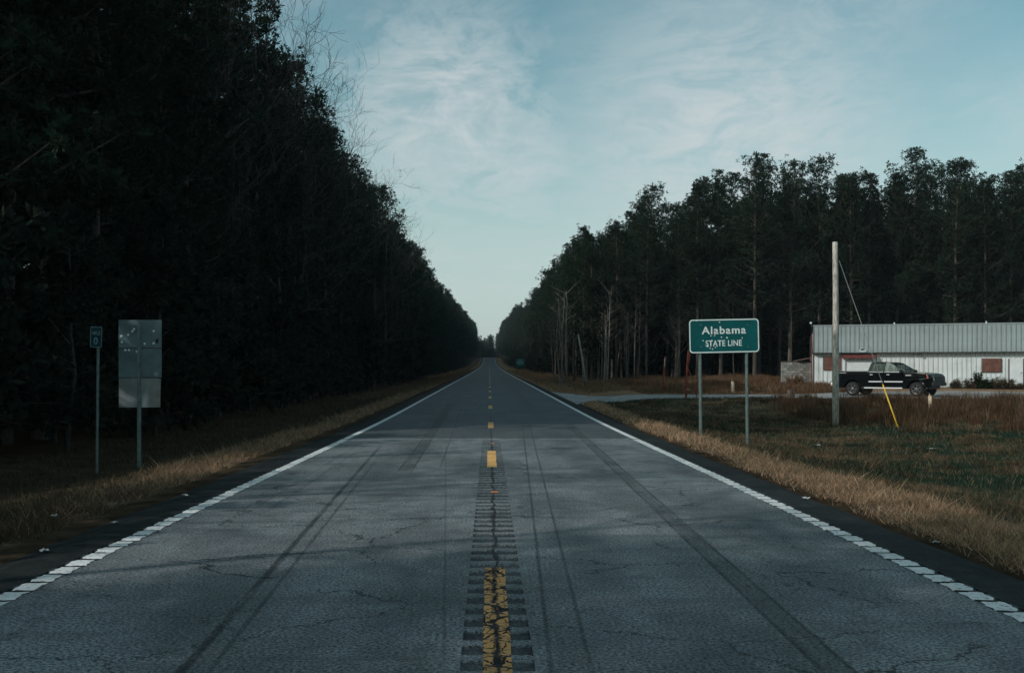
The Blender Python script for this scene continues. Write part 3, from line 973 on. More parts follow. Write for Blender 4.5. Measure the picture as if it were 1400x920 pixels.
def make_bare(seed, H, spread=.5, fork=.35):
    rg = np.random.default_rng(seed)
    acc = Acc()

    def limb(p, d, L, r, depth):
        k = 4 if depth < 3 else 3
        pts = [p]; dd = d.copy()
        for s in range(k):
            dd = dd + rg.normal(0, .10 + .03 * depth, 3) + np.array([0, 0, .07]); dd /= np.linalg.norm(dd)
            pts.append(pts[-1] + dd * L / k)
        pts = np.array(pts)
        V, F = tube_np(pts, np.linspace(r, r * .5 if depth < 4 else .004, len(pts)), 5 if depth < 2 else 3); acc.quads(V, F, 0)
        if depth >= 5: return
        nb = int(rg.integers(3, 5)) if depth < 3 else int(rg.integers(2, 5))
        for b in range(nb):
            u = rg.uniform(.3, 1.0) if b else 1.0
            i = min(int(u * k), k - 1); q = pts[i] + (pts[i + 1] - pts[i]) * (u * k - i)
            sd = np.cross(dd, rg.normal(size=3)); sd /= np.linalg.norm(sd) + 1e-9
            nd_ = dd * rg.uniform(.6, 1.0) + sd * rg.uniform(.35, .85) * (spread + .25); nd_ /= np.linalg.norm(nd_)
            limb(q, nd_, L * rg.uniform(.45, .72), max(.005, r * .5 * rg.uniform(.7, 1.1)), depth + 1)
    k = 10
    th = H * fork
    z = np.linspace(0, H * .82, k)
    P = np.column_stack([np.cumsum(rg.normal(0, .07, (k, 2)), 0) * np.linspace(0, 1, k)[:, None], z]); P[0, 2] = -.4
    r0 = .0065 * H + .02
    Rr = r0 * (1 - np.linspace(0, 1, k) * .86)
    V, F = tube_np(P, Rr, 7)
    tr = np_mesh('trunk', V, F, M_HBARK, smooth=True)
    h = th
    while h < H * .82:
        t = (h - th) / (H * .82 - th)
        a = rg.random() * 6.283; el = rg.uniform(.45, .95) + .2 * t
        p = np.array([np.interp(h, z, P[:, 0]), np.interp(h, z, P[:, 1]), h])
        limb(p, np.array([math.cos(a) * math.cos(el), math.sin(a) * math.cos(el), math.sin(el)]), H * rg.uniform(.12, .21) * (1.1 - .45 * t), r0 * .42 * (1 - .6 * t), 2)
        h += rg.uniform(.35, .9) * H / 15
    limb(P[-1], np.array([0, 0, 1.]), H * .2, Rr[-1], 2)
    return tr, acc.mesh('crown', [M_HBARK])


def make_bush(seed, H):
    """evergreen understory tree: low crown of leaf clumps"""
    rg = np.random.default_rng(seed)
    acc = Acc(); k = 7
    z = np.linspace(0, H * .9, k)
    P = np.column_stack([np.cumsum(rg.normal(0, .08, (k, 2)), 0), z]); P[0, 2] = -.3
    V, F = tube_np(P, np.linspace(.07, .015, k) * H / 6, 6); tr = np_mesh('trunk', V, F, M_HBARK, smooth=True)
    cs = []; ds = []
    for s in range(46):
        t = rg.uniform(.08, 1.0); a = rg.random() * 6.283
        L = H * .34 * (1 - t ** 2 * .75) * rg.uniform(.5, 1.1)
        p = np.array([np.interp(t * H * .9, z, P[:, 0]), np.interp(t * H * .9, z, P[:, 1]), t * H * .9])
        d = np.array([math.cos(a), math.sin(a), rg.uniform(.0, .6)]); e = p + d * L
        V, F = tube_np([p, (p + e) / 2 + rg.normal(0, .08, 3), e], [.02, .012, .005], 3); acc.quads(V, F, 1)
        for q in range(7):
            u = rg.uniform(.3, 1.05); cs.append(p + (e - p) * u + rg.normal(0, .20, 3)); ds.append(d / np.linalg.norm(d))
    tufts(acc, np.array(cs), np.array(ds), rg, .30, 14, .05, 0)
    return tr, acc.mesh('crown', [M_LEAF, M_HBARK])


# tall forest pines (clear trunk), edge pines (crown to the ground), bare hardwoods, understory
PINES = [make_pine(100 + k, H, b, r) for k, (H, b, r) in enumerate([(20, .26, 3.7), (22, .32, 3.9), (21, .24, 3.8), (19, .28, 3.4), (23, .34, 3.8), (20.5, .25, 3.6)])]
EDGES = [make_pine(200 + k, H, b, r, 11, True, 1.12) for k, (H, b, r) in enumerate([(20, .14, 3.1), (21, .20, 3.3), (18, .10, 2.9), (22, .26, 3.2)])]
BARE = [make_bare(300 + k, H, s, f) for k, (H, s, f) in enumerate([(16, .5, .35), (18, .4, .45), (14, .6, .25), (17, .45, .3), (12, .6, .2)])]
BUSH = [make_bush(400 + k, H) for k, H in enumerate([5.0, 6.5, 4.0])]
N_TREES = {'pine': 0}


def tree(name, pair, x, y, s, rz, label, cat, group, tilt=0.0, ta=0.0):
    t = thing(name, label, cat, (x, y, g(x, y) - 0.02), rz, group)
    t.scale = (s, s, s)
    if tilt:
        t.rotation_euler = (tilt * math.cos(ta), tilt * math.sin(ta), rz)
    link('trunk', pair[0], t); link('crown', pair[1], t)
    return t


rt = random.Random(21)
HP = [20, 22, 21, 19, 23, 20.5]; HE = [20, 21, 18, 22]
npine = 0


def landmark(x, y, marks):
    c = 669 + 1361 * x / max(y, 1)
    return min(marks, key=lambda m: abs(m[0] - c))[1]


MK_B = [(1085, 'the cinder block wall'), (1114, 'the red corner of the metal building'), (1142, 'the utility pole'), (1175, 'the red awning of the metal building'), (1205, 'the pickup truck cab'),
        (1232, 'the roof vent above the pickup'), (1268, 'the pickup truck hood'), (1300, 'the dead weeds at the building wall'), (1325, 'the tallest green weed'), (1356, 'the right plywood window'), (1390, 'the white building door'), (1430, 'the far right end of the building')]
MK_E = [(800, 'the leaning dead snag'), (860, 'the driveway bend'), (908, 'the slim rusty post'), (940, 'the braced rusty post'), (975, 'the left post of the state line sign'), (1022, 'the right post of the state line sign')]


def pine_at(x, y, H, edge, label, group, row=None, marks=None):
    global npine
    if marks:
        label = '%s %s pine behind %s' % (row, 'low-branched' if edge else 'bare-trunked', landmark(x, y, marks))
    elif edge:
        label = label.replace('pine', 'low-branched pine', 1)
    if edge:
        k = rt.randrange(4); pair, h0 = EDGES[k], HE[k]
    else:
        k = rt.randrange(6); pair, h0 = PINES[k], HP[k]
    npine += 1
    tree('pine_tree', pair, x, y, H / h0, rt.uniform(0, 6.28), label, 'tree', group, rt.uniform(0, .03), rt.uniform(0, 6.28))


L_LEFT = ('tall dark pine in the dense shaded woods behind the mile marker', 'pines in the dark woods behind the mile marker')
L_BLDG = ('tall pine with a bare lower trunk in the woods behind the metal building', 'pines behind the metal building')
L_EDGE = ('pine with a thin pale trunk at the edge of the woods beyond the driveway', 'pines at the wood edge beyond the driveway')
L_ROAD = ('pine lining the road past the green distance sign', 'pines along the road past the distance sign')

# left wall of woods
y = 24.5
while y < 150:
    pine_at(-12.9 + rt.uniform(-.8, .8), y + rt.uniform(-.8, .8), rt.uniform(19.5, 23.0), rt.random() < .9, *L_LEFT)
    y += 2.9 if y < 90 else 3.8
y = 21.5
while y < 100:
    pine_at(-16.8 + rt.uniform(-1, 1), y + rt.uniform(-1, 1), rt.uniform(20, 24), rt.random() < .75, *L_LEFT)
    y += 3.8
# right: behind the building and the clearing
for (yr, sp, row) in ((89.0, 2.5, 'wood-edge'), (93.5, 2.7, 'second-row'), (99, 3.2, 'deeper')):
    x = 8.8
    while x < yr * .56:
        if x < 17.5: H = rt.uniform(12.8, 15.2)
        elif x < 21: H = rt.uniform(15.5, 18.0)
        else: H = rt.uniform(17.0, 20.6)
        xx_ = x + rt.uniform(-.8, .8); lab = L_EDGE if xx_ < 21.5 else L_BLDG
        pine_at(xx_, yr + rt.uniform(-1.6, 1.6), H, rt.random() < .40, *lab, row, MK_E if xx_ < 21.5 else MK_B)
        x += sp
# along the road on the right
y = 101.0
while y < 330:
    pine_at(10.6 + rt.uniform(-.8, .8), y + rt.uniform(-1, 1), rt.uniform(13.8, 17.0) + min(1.5, max(0, (y - 120) * .02)), rt.random() < .55, *L_ROAD)
    y += 3.6 if y < 180 else 5.2
y = 101.0
while y < 170:
    pine_at(14.5 + rt.uniform(-1, 1), y + rt.uniform(-1, 1), rt.uniform(15, 18), rt.random() < .3, *L_ROAD)
    y += 5.0

# bare hardwoods
HB = [16, 18, 14, 17, 12]


def bare_at(x, y, H, label, group, tilt=0.0, ta=0.0):
    k = rt.randrange(5)
    tree('bare_tree', BARE[k], x, y, H / HB[k], rt.uniform(0, 6.28), label, 'tree', group, tilt, ta)


LB = ('leafless grey tree with fine twigs edging the dark woods behind the mile marker', 'leafless trees along the dark woods')
for (x, y, H) in [(-13.4, 41, 19), (-11.9, 46, 20), (-11.9, 50, 21.5), (-11.3, 54, 21), (-11.4, 58, 20.5), (-11.4, 63, 20),
                  (-11.0, 68, 18.5), (-11.1, 74, 19), (-11.5, 83, 19.5), (-10.6, 92, 19.0), (-10.4, 99, 19.5), (-10.8, 110, 19), (-10.5, 125, 18.5), (-10.8, 142, 19.5), (-12.2, 44, 22), (-12.6, 48, 23), (-12.3, 52.5, 23), (-12.0, 56, 22.5), (-12.2, 60.5, 22), (-12.0, 66, 21.5), (-11.8, 71, 21.5), (-11.6, 78, 21), (-12.8, 13.5, 17), (-14.5, 8.5, 17)]:  # last two stand out of view, added to dapple the road
    bare_at(x, y, H, *LB)
LB2 = ('leafless pale tree among the pines beyond the driveway', 'leafless trees beyond the driveway')
for k in range(12):
    x = rt.uniform(8.3, 19) if k < 8 else rt.uniform(20, 46)
    bare_at(x, rt.uniform(86.5, 90), rt.uniform(6, 10) if k < 8 else rt.uniform(7, 11), *LB2)
LB3 = ('leafless pale tree leaning out over the verge near the green distance sign', 'leafless trees near the distance sign')
for k in range(10):
    yy = 97 + k * 14 + rt.uniform(-3, 3)
    bare_at(8.7 + rt.uniform(-.4, .5), yy, rt.uniform(8, 14), *LB3, tilt=.10, ta=-1.57)

M_PALE = bark_mat('pale_bark', (.075, .068, .060), (.21, .195, .175), 14.0)


def make_sapling(seed, H):
    rg = np.random.default_rng(seed); k = 8; z = np.linspace(0, H, k)
    P = np.column_stack([np.cumsum(rg.normal(0, .05, (k, 2)), 0), z]); P[0, 2] = -.3
    V, F = tube_np(P, np.linspace(.085, .015, k), 6); tr = np_mesh('trunk', V, F, M_PALE, smooth=True)
    acc = Acc()
    for h in np.arange(H * .4, H, .45):
        a = rg.random() * 6.283; L = rg.uniform(.5, 1.6); p = np.array([np.interp(h, z, P[:, 0]), np.interp(h, z, P[:, 1]), h])
        d = np.array([math.cos(a), math.sin(a), rg.uniform(.4, 1.2)]); e = p + d * L
        V, F = tube_np([p, (p + e) / 2 + rg.normal(0, .06, 3), e], [.02, .012, .004], 3); acc.quads(V, F, 0)
        for q in range(3):
            c = p + (e - p) * rg.uniform(.3, .9); V, F = tube_np([c, c + rg.normal(0, .25, 3) + np.array([0, 0, .25])], [.008, .003], 3); acc.quads(V, F, 0)
    return tr, acc.mesh('crown', [M_PALE])


SAPL = [make_sapling(500 + k, 8.0) for k in range(4)]
LS = ('slim pale leafless sapling standing at the wood edge by the leaning snag', 'pale saplings at the wood edge')
for k in range(20):
    Y_ = rt.uniform(85.5, 92); xc = rt.uniform(742, 885)
    tree('sapling', rt.choice(SAPL), px(xc, Y_), Y_, rt.uniform(.65, 1.1), rt.uniform(0, 6.28), LS[0], 'tree', LS[1], rt.uniform(0, .07), rt.uniform(0, 6.28))

# a pale snag leaning among the trunks
sn = thing('dead_snag', 'pale dead trunk leaning left among the upright trunks beyond the driveway', 'dead tree', (px(801, 85), 85, g(px(801, 85), 85)), 0)
b = MB(); b.tube([(.03, 0, -.2), (-.22, 0, 1.6), (-.47, 0, 3.2), (-.66, .0, 4.3)], [.095, .09, .08, .06], 8)
b.build('trunk', mat('bleached_wood', (.25, .23, .205), .85, var=.3, vscale=5), sn)
b = MB(); b.tube([(-.38, 0, 2.6), (-.2, 0, 3.0), (-.08, -.1, 3.1)], [.03, .02, .01], 5); b.build('branch_stub', MATS['bleached_wood'], sn)

# evergreen understory at the wood edges
LU = ('low dark evergreen bush under the woods behind the mile marker', 'evergreen bushes along the dark woods')
y = 19.6
while y < 150:
    s = rt.uniform(.8, 1.5) if y > 24 else rt.uniform(1.2, 1.5)  # near-end bushes are added larger to cast shade on the signs
    tree('evergreen_bush', rt.choice(BUSH), -11.0 - 1.2 * rt.random() - (1.6 if y < 24 else 0), y, s, rt.uniform(0, 6.28), LU[0], 'bush', LU[1]); y += rt.uniform(1.7, 2.8)
LU2 = ('low evergreen bush under the pines beyond the driveway', 'evergreen bushes under the pines beyond the driveway')
for k in range(34):
    x = rt.uniform(9, 50)
    tree('evergreen_bush', rt.choice(BUSH), x, rt.uniform(92, 104), rt.uniform(.5, 1.0), rt.uniform(0, 6.28), LU2[0], 'bush', LU2[1])

# ---- the rest of the woods reads as one mass
pts = []


def mass(x, y, H, kind):
    pts.append((x, y, g(x, y) - .02, kind, H))


rm = random.Random(5)
# left, deep and far and behind the camera
for (xr, y0, y1, sp) in ((-21, 13, 150, 4.5), (-25.5, 12, 160, 5.0), (-31, 10, 160, 5.5), (-38, 10, 170, 6.5), (-46, 8, 170, 7)):
    y = y0
    while y < y1:
        xm, ym = xr + rm.uniform(-1.5, 1.5), y + rm.uniform(-1.5, 1.5)
        if ym > 24.0 + .55 * (xm + 13): mass(xm, ym, rm.uniform(19, 23), rm.choice((0, 1, 2, 3)))
        mass(xm + 2, ym + 2, rm.uniform(4, 7), 4)
        y += sp
y = 150.0
while y < 690:
    for xr in (-12.6 + 2.0 * float(S(200, 480, y)), -17):
        mass(xr + rm.uniform(-1, 1), y + rm.uniform(-1.5, 1.5), rm.uniform(19, 22.5) + 1.8 * float(S(200, 480, y)), rm.choice((2, 3)) if xr > -14 else rm.choice((0, 1)))
    if rm.random() < .5: mass(-23, y, 22, 1)
    y += 3.6 if y < 300 else 4.5
y = 170.0
while y < 690:
    for xr in (10.8, 15, 20):
        if xr < 12 and y < 328: continue
        mass(xr + rm.uniform(-1, 1) - (1.6 * float(S(250, 520, y)) if xr < 12 else 0), y + rm.uniform(-1.5, 1.5), rm.uniform(17, 21) + 2.4 * float(S(220, 520, y)), rm.choice((2, 3)) if xr < 12 else rm.choice((0, 1)))
    y += 4.0 if y < 300 else 4.8
# right, deep
for yr in (104, 109, 115, 122, 130, 140, 152, 166):
    x = 18.0
    while x < yr * .60 + 6:
        mass(x + rm.uniform(-1.2, 1.2), yr + rm.uniform(-2, 2), rm.uniform(17, 21.5), rm.choice((0, 1, 1, 3) if yr > 125 else (0, 1))); x += 3.6
x = 16.0
while x < 120:
    mass(x, 180 + rm.uniform(-4, 4), rm.uniform(15, 20), 2); x += 2.6
# where the road bends out of sight beyond the crest
for k in range(150):
    x = rm.uniform(-40, 40); y = rm.uniform(700, 760) if abs(x) > 5 else rm.uniform(722, 770)
    mass(x, y, rm.uniform(13, 16.5) + max(0, x + 4) * .28, rm.choice((2, 3)))
# woods that go on behind the camera, as sparse as the shade on the road suggests
for k in range(90):
    xm, ym = rm.uniform(-40, -13.5), rm.uniform(-55, 3)
    if ym < 0.9 + .55 * (xm + 13): mass(xm, ym, rm.uniform(17, 22), rm.choice((0, 1, 2)))
for (xm, ym, hm) in ((-14, 2.0, 19), (-19, 4.0, 20), (-16, 8.0, 17), (-24, 1.5, 21), (-21, 9.5, 18)):
    mass(xm, ym, hm, 5)  # unseen bare trees, added to throw thin shadow bands across the road
for k in range(11):
    mass(-12.8 + rm.uniform(-.6, .6), -1.0 + k * 1.15, rm.uniform(6.0, 7.2), 4)  # unseen bush row, added to shade the near left verge
for k in range(5):
    mass(-13.2 + rm.uniform(-.5, .5), 15.4 + k * 1.15, rm.uniform(7.0, 8.0), 4)  # unseen bushes, added to shade the mile marker and sign back
# low evergreens under the far woods
y = 100.0
while y < 700:
    for xr in ((-11.2, 9.9, 13.5) if y > 150 else (12.5,)):
        mass(xr + rm.uniform(-.8, .8), y + rm.uniform(-1.5, 1.5), rm.uniform(3.5, 7), 4)
    y += 3.2 if y < 300 else 4.5
for yr in (106, 112, 120, 128, 138, 150, 164):
    x = 16.0
    while x < yr * .6 + 6:
        mass(x + rm.uniform(-1, 1), yr + rm.uniform(-2, 2), rm.uniform(5.5, 9.5), 4); x += 2.3
for k in range(190):
    mass(rm.uniform(-45, 45), rm.uniform(712, 760), rm.uniform(6, 10), 4)

SRC = [(PINES[0], 20), (PINES[4], 23), (EDGES[1], 21), (EDGES[3], 22), (BUSH[1], 6.5), (BARE[1], 18)]
src_objs = {}
for o in COL.objects:
    if o.type == 'MESH' and o.parent and o.name.split('.')[0] in ('trunk', 'crown'):
        src_objs.setdefault(o.data.name, o)
me = bpy.data.meshes.new('woods')
me.from_pydata([p[:3] for p in pts], [], [])
at = me.attributes.new('var', 'INT', 'POINT'); at.data.foreach_set('value', [p[3] for p in pts])
at = me.attributes.new('scl', 'FLOAT', 'POINT'); at.data.foreach_set('value', [p[4] / SRC[p[3]][1] for p in pts])
at = me.attributes.new('rot', 'FLOAT', 'POINT'); at.data.foreach_set('value', [rm.uniform(0, 6.28) for p in pts])
wo_ = tag(link('woods', me), 'deep dark pine woods on both sides and in the distance', 'woods', kind='stuff')
ng = bpy.data.node_groups.new('woods', 'GeometryNodeTree')
ng.interface.new_socket('Geometry', in_out='INPUT', socket_type='NodeSocketGeometry')
ng.interface.new_socket('Geometry', in_out='OUTPUT', socket_type='NodeSocketGeometry')
gi = ng.nodes.new('NodeGroupInput'); gout = ng.nodes.new('NodeGroupOutput')
join = ng.nodes.new('GeometryNodeJoinGeometry')


def nattr(nm, typ):
    n = ng.nodes.new('GeometryNodeInputNamedAttribute'); n.data_type = typ; n.inputs['Name'].default_value = nm
    return [s for s in n.outputs if s.enabled and s.name == 'Attribute'][0]


a_var, a_scl, a_rot = nattr('var', 'INT'), nattr('scl', 'FLOAT'), nattr('rot', 'FLOAT')
cmbr = ng.nodes.new('ShaderNodeCombineXYZ'); ng.links.new(a_rot, cmbr.inputs[2])
cmbs = ng.nodes.new('ShaderNodeCombineXYZ')
for q in range(3): ng.links.new(a_scl, cmbs.inputs[q])
for v, (pair, h0) in enumerate(SRC):
    jj = ng.nodes.new('GeometryNodeJoinGeometry')
    for md in pair:
        oi = ng.nodes.new('GeometryNodeObjectInfo'); oi.transform_space = 'ORIGINAL'
        oi.inputs['Object'].default_value = src_objs[md.name]
        ng.links.new(oi.outputs['Geometry'], jj.inputs[0])
    cmp_ = ng.nodes.new('FunctionNodeCompare'); cmp_.data_type = 'INT'; cmp_.operation = 'EQUAL'
    ins = [s for s in cmp_.inputs if s.enabled]
    ng.links.new(a_var, ins[0]); ins[1].default_value = v
    iop = ng.nodes.new('GeometryNodeInstanceOnPoints')
    ng.links.new(gi.outputs[0], iop.inputs['Points']); ng.links.new(cmp_.outputs[0], iop.inputs['Selection'])
    ng.links.new(jj.outputs[0], iop.inputs['Instance']); ng.links.new(cmbr.outputs[0], iop.inputs['Rotation']); ng.links.new(cmbs.outputs[0], iop.inputs['Scale'])
    ng.links.new(iop.outputs[0], join.inputs[0])
ng.links.new(join.outputs[0], gout.inputs[0])
md = wo_.modifiers.new('woods', 'NODES'); md.node_group = ng

# ------------------------------------------------------------------ signs
M_GALV = mat('galvanised_steel', (0.20, 0.25, 0.24), 0.55, 0.6, var=0.25, vscale=8)
M_SGREEN = mat('sign_green', (0.002, 0.085, 0.090), 0.6, var=0.18, vscale=2.0, spec=.2)
M_SWHITE = mat('sign_white', (0.74, 0.80, 0.78), 0.5, var=0.08, vscale=9)
M_HOLE = mat('bare_metal_nick', (0.78, 0.82, 0.82), 0.4, 0.1)
M_ALU = mat('sign_back_aluminium', (0.15, 0.215, 0.235), 0.42, 0.4, var=0.22, vscale=2.5)
M_DARKM = mat('dark_metal', (0.03, 0.035, 0.04), 0.5, 0.5)


def rrect(w, h, r, n=5, cx=0, cy=0):
    out = []
    for (sx, sy, a0) in ((1, 1, 0), (-1, 1, 90), (-1, -1, 180), (1, -1, 270)):
        for k in range(n + 1):
            a = R(a0 + 90 * k / n)
            out.append((cx + sx * (w / 2 - r) + r * math.cos(a), cy + sy * (h / 2 - r) + r * math.sin(a)))
    return out


def text_mesh(name, s, width, height, weight=0.0, depth=0.003, spacing=1.0):
    cu = bpy.data.curves.new(name, 'FONT')
    cu.body = s; cu.size = 1.0; cu.offset = weight; cu.space_character = spacing
    ob = bpy.data.objects.new(name, cu); COL.objects.link(ob)
    dg = bpy.context.evaluated_depsgraph_get(); dg.update()
    me = bpy.data.meshes.new_from_object(ob.evaluated_get(dg))
    bpy.data.objects.remove(ob); bpy.data.curves.remove(cu)
    co = np.zeros(len(me.vertices) * 3, np.float32); me.vertices.foreach_get('co', co); co = co.reshape(-1, 3)
    lo, hi = co.min(0), co.max(0)
    x = (co[:, 0] - (lo[0] + hi[0]) / 2) * width / (hi[0] - lo[0]); zz = (co[:, 1] - lo[1]) * height / (hi[1] - lo[1])
    me.vertices.foreach_set('co', np.stack([x, 0 * x, zz], 1).ravel().astype(np.float32))
    me.name = name
    bm = bmesh.new(); bm.from_mesh(me)
    if depth:
        r_ = bmesh.ops.extrude_face_region(bm, geom=bm.faces[:])
        bmesh.ops.translate(bm, vec=(0, -depth, 0), verts=[v for v in r_['geom'] if isinstance(v, bmesh.types.BMVert)])
    bmesh.ops.recalc_face_normals(bm, faces=bm.faces)
    bm.to_mesh(me); bm.free(); me.update()
    return me


def u_post(h, w=0.075, d=0.035):
    """flanged u-channel post, from -0.4 to h"""
    b = MB()
    o = [(-w / 2, 0), (-w / 4, 0), (-w / 4 + .006, -d), (w / 4 - .006, -d), (w / 4, 0), (w / 2, 0), (w / 2, .006), (w / 4 - .004, .006), (w / 4 - .012, -d + .006), (-w / 4 + .012, -d + .006), (-w / 4 + .004, .006), (-w / 2, .006)]
    return b.prism(o, -0.4, h, 0, 'xy')


SY = 26.6
sx = px(990.0, SY)
WS, HS = 96.4 / 1361 * SY, 46.6 / 1361 * SY
zc_ = pz(459.2, SY)
z0 = min(g(px(958, SY), SY), g(px(1022, SY), SY))
t = thing('state_line_sign', 'green state line sign with white lettering and bullet marks on two posts', 'sign', (sx, SY, z0), R(0.5))
face = bpy.data.objects.new('tmp', None)
tilt = R(1.15)


def on_face(o, dy=0.0):
    """roll a face part about the sign centre"""
    o.location = (0, dy, zc_ - z0); o.rotation_euler = (0, -tilt, 0); return o


b = MB(); b.prism(rrect(WS, HS, .10), 0, .004); pan = on_face(b.build('panel', M_SGREEN, t))
# white border ring
b = MB(); o1 = rrect(WS - .02, HS - .02, .095); o2 = rrect(WS - .078, HS - .078, .07); n = len(o1)
b.add([(x, -.004, z) for x, z in o1] + [(x, -.004, z) for x, z in o2], [(k, (k + 1) % n, n + (k + 1) % n, n + k) for k in range(n)])
bo = b.build('border', M_SWHITE, pan)
k_ = HS / 46.6
tm = link('name_lettering', text_mesh('name_lettering', 'Alabama', 60.6 * k_, 10.6 * k_, .020, 0, 1.14), pan); tm.data.materials.append(M_SWHITE); tm.location = (-0.4 * k_, -.004, 459.2 * k_ - 456.6 * k_)
tm = link('line_lettering', text_mesh('line_lettering', 'STATE LINE', 49.5 * k_, 8.2 * k_, .014, 0, 1.06), pan); tm.data.materials.append(M_SWHITE); tm.location = (-0.8 * k_, -.004, (459.2 - 473.2) * k_)
for (hx, hy, rr) in ((984, 440.3, .018), (972, 458.7, .018), (977, 458.6, .018), (986.2, 460.9, .02), (993.8, 461.8, .024), (1014.7, 462.4, .018), (961, 465.2, .018),
                     (973, 464.8, .014), (967, 472.8, .03), (970.5, 475.5, .018), (973.7, 476.9, .018), (977.5, 474.6, .018), (980, 473.0, .016), (952.5, 437.9, .016)):
    b = MB(); rr = rr * .9; c = [(rr * math.cos(a), rr * math.sin(a)) for a in np.linspace(0, 6.283, 9)[:-1]]
    b.prism(c, -.0065, -.001)
    h_ = b.build('bullet_mark', M_HOLE, pan); h_.location = ((hx - 990) * k_, 0, (459.2 - hy) * k_)
for xx_ in (958.5, 1022.5):
    X_ = px(xx_, SY); zg = g(X_, SY)
    p_ = u_post(zc_ + HS * .46 - zg, .085, .04).build('post', M_GALV, t); p_.location = (X_ - sx, .052, zg - z0); p_.rotation_euler = (0, R(-.5), 0)
for xx_ in (958.5, 1022.5):
    for zz in (zc_ + HS * .32, zc_ - HS * .32):
        b = MB(); b.lathe([(0, -.012), (.014, -.012), (.016, -.004), (.016, 0)], 8, 'y'); h_ = b.build('bolt', M_GALV, t); h_.location = (px(xx_, SY) - sx, -.001, zz - z0)

# mile marker
MY = 21.4
mx_ = px(131.5, MY); zg = g(mx_, MY)
t = thing('mile_marker', 'small green mile marker showing a zero on a thin post', 'sign', (mx_, MY, zg), R(2))
zt, zb = pz(446.5, MY) - zg, pz(475.0, MY) - zg
wM = 16.0 / 1361 * MY; hM = zt - zb
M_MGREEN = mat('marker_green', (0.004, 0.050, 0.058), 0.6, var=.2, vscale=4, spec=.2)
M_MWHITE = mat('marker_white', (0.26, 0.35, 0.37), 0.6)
b = MB(); b.prism(rrect(wM, hM, .025), -.003, .003); pl_ = b.build('plate', M_MGREEN, t); pl_.location = (0, 0, (zt + zb) / 2); pl_.rotation_euler = (0, R(1.5), 0)
b = MB(); o1 = rrect(wM - .008, hM - .008, .022); o2 = rrect(wM - .028, hM - .028, .014); n = len(o1)
b.add([(x, -.006, z) for x, z in o1] + [(x, -.006, z) for x, z in o2], [(k, (k + 1) % n, n + (k + 1) % n, n + k) for k in range(n)]); b.build('border', M_MWHITE, pl_)
tm = link('mile_lettering', text_mesh('mile_lettering', 'MILE', wM * .66, .075, .012, .002), pl_); tm.data.materials.append(M_MWHITE); tm.location = (.004, -.0045, hM * .10)
tm = link('zero_lettering', text_mesh('zero_lettering', '0', wM * .32, .155, .012, .002), pl_); tm.data.materials.append(M_MWHITE); tm.location = (-.005, -.0045, -hM * .36)
p_ = u_post(zt - .06, .06, .03).build('post', M_GALV, t); p_.location = (0, .038, 0); p_.rotation_euler = (0, R(0.6), 0)

# three-panel sign seen from behind
BY = 20.4
bx_ = px(190.5, BY); zg = g(px(189, BY), BY)
t = thing('sign_back', 'stack of three bare aluminium sign backs on one post, lowest corner bent', 'sign', (px(189.5, BY), BY, zg), R(0))
q = 1.0 / 1361 * BY
specs = [(437.2, 475.5), (476.6, 515.8), (517.0, 557.0)]
for k, (ya, yb) in enumerate(specs):
    w = 59.0 * q; h = (yb - ya) * q
    nxg, nzg = 16, 12
    vs = []; fs = []
    for ii in range(nxg + 1):
        for jj in range(nzg + 1):
            u = ii / nxg; v = jj / nzg
            x = (u - .5) * w; z = (v - .5) * h
            yoff = 0.004 * math.sin(u * 5 + k) * math.sin(v * 4)
            if k == 2:
                x = (u - .5) * (w - .012 - .05 * (1 - v) * float(S(.6, 1, u)) - .02 * float(S(.8, 1, u)))
                bend = max(0.0, (u - .58) * 1.0 + (.55 - v) * .55) * float(S(.55, .7, u))
                yoff = .16 * bend ** 1.3
                x -= .03 * bend
            # clipped corners
            vs.append((x, yoff, z))
    for ii in range(nxg):
        for jj in range(nzg):
            a = ii * (nzg + 1) + jj
            fs.append((a, a + nzg + 1, a + nzg + 2, a + 1))
    b = MB(); b.add(vs, fs, 0, True)
    b.add([(x, y_ + .003, z) for x, y_, z in vs], [tuple(reversed(f_)) for f_ in fs], 0, True)
    p_ = b.build('panel', M_ALU if k < 2 else mat('bright_aluminium', (.50, .56, .58), .34, .85, var=.2, vscale=3), t); p_.location = ((190.5 - 189.5) * q, .045, pz((ya + yb) / 2, BY) - zg)  # lowest panel: brighter metal puts the bent corner's sunlit sheen into the colour
    if k == 2: p_['label'] = 'lowest panel with its right corner bent back'
    if k < 2:
        for (hx, hy) in ([(165.0, 459.7), (165.2, 467.8), (174, 458.2), (180, 453.2), (182.2, 450), (209, 452.6), (196.5, 470), (209, 469.3)] if k == 0 else [(170.3, 478.8), (175.2, 478.7), (186, 481)]):
            b = MB(); b.lathe([(0, -.022), (.012, -.019), (.022, -.006), (.026, .001)], 9, 'y'); h_ = b.build('bullet_dent', M_HOLE, p_); h_.location = ((hx - 190.5) * q, 0, ((ya + yb) / 2 - hy) * q)
    if k == 0:
        b = MB(); b.box(-.03, .03, -.006, .001, -.045, .045); h_ = b.build('sticker', M_DARKM, p_); h_.location = ((214 - 190.5) * q, 0, (456.3 - 466.0) * q)
    if k == 1:
        b = MB(); o1 = [(-.05, .0), (-.01, .045), (.05, .0), (.01, -.045)]; o2 = [(a_ * .6, c_ * .6) for a_, c_ in o1]
        b.add([(x, -.005, z) for x, z in o1] + [(x, -.005, z) for x, z in o2], [(m_, (m_ + 1) % 4, 4 + (m_ + 1) % 4, 4 + m_) for m_ in range(4)]); h_ = b.build('mill_mark', mat('pale_ink', (.5, .56, .58), .6), p_); h_.location = ((212.5 - 190.5) * q, -.001, (496.2 - 511.3) * q)
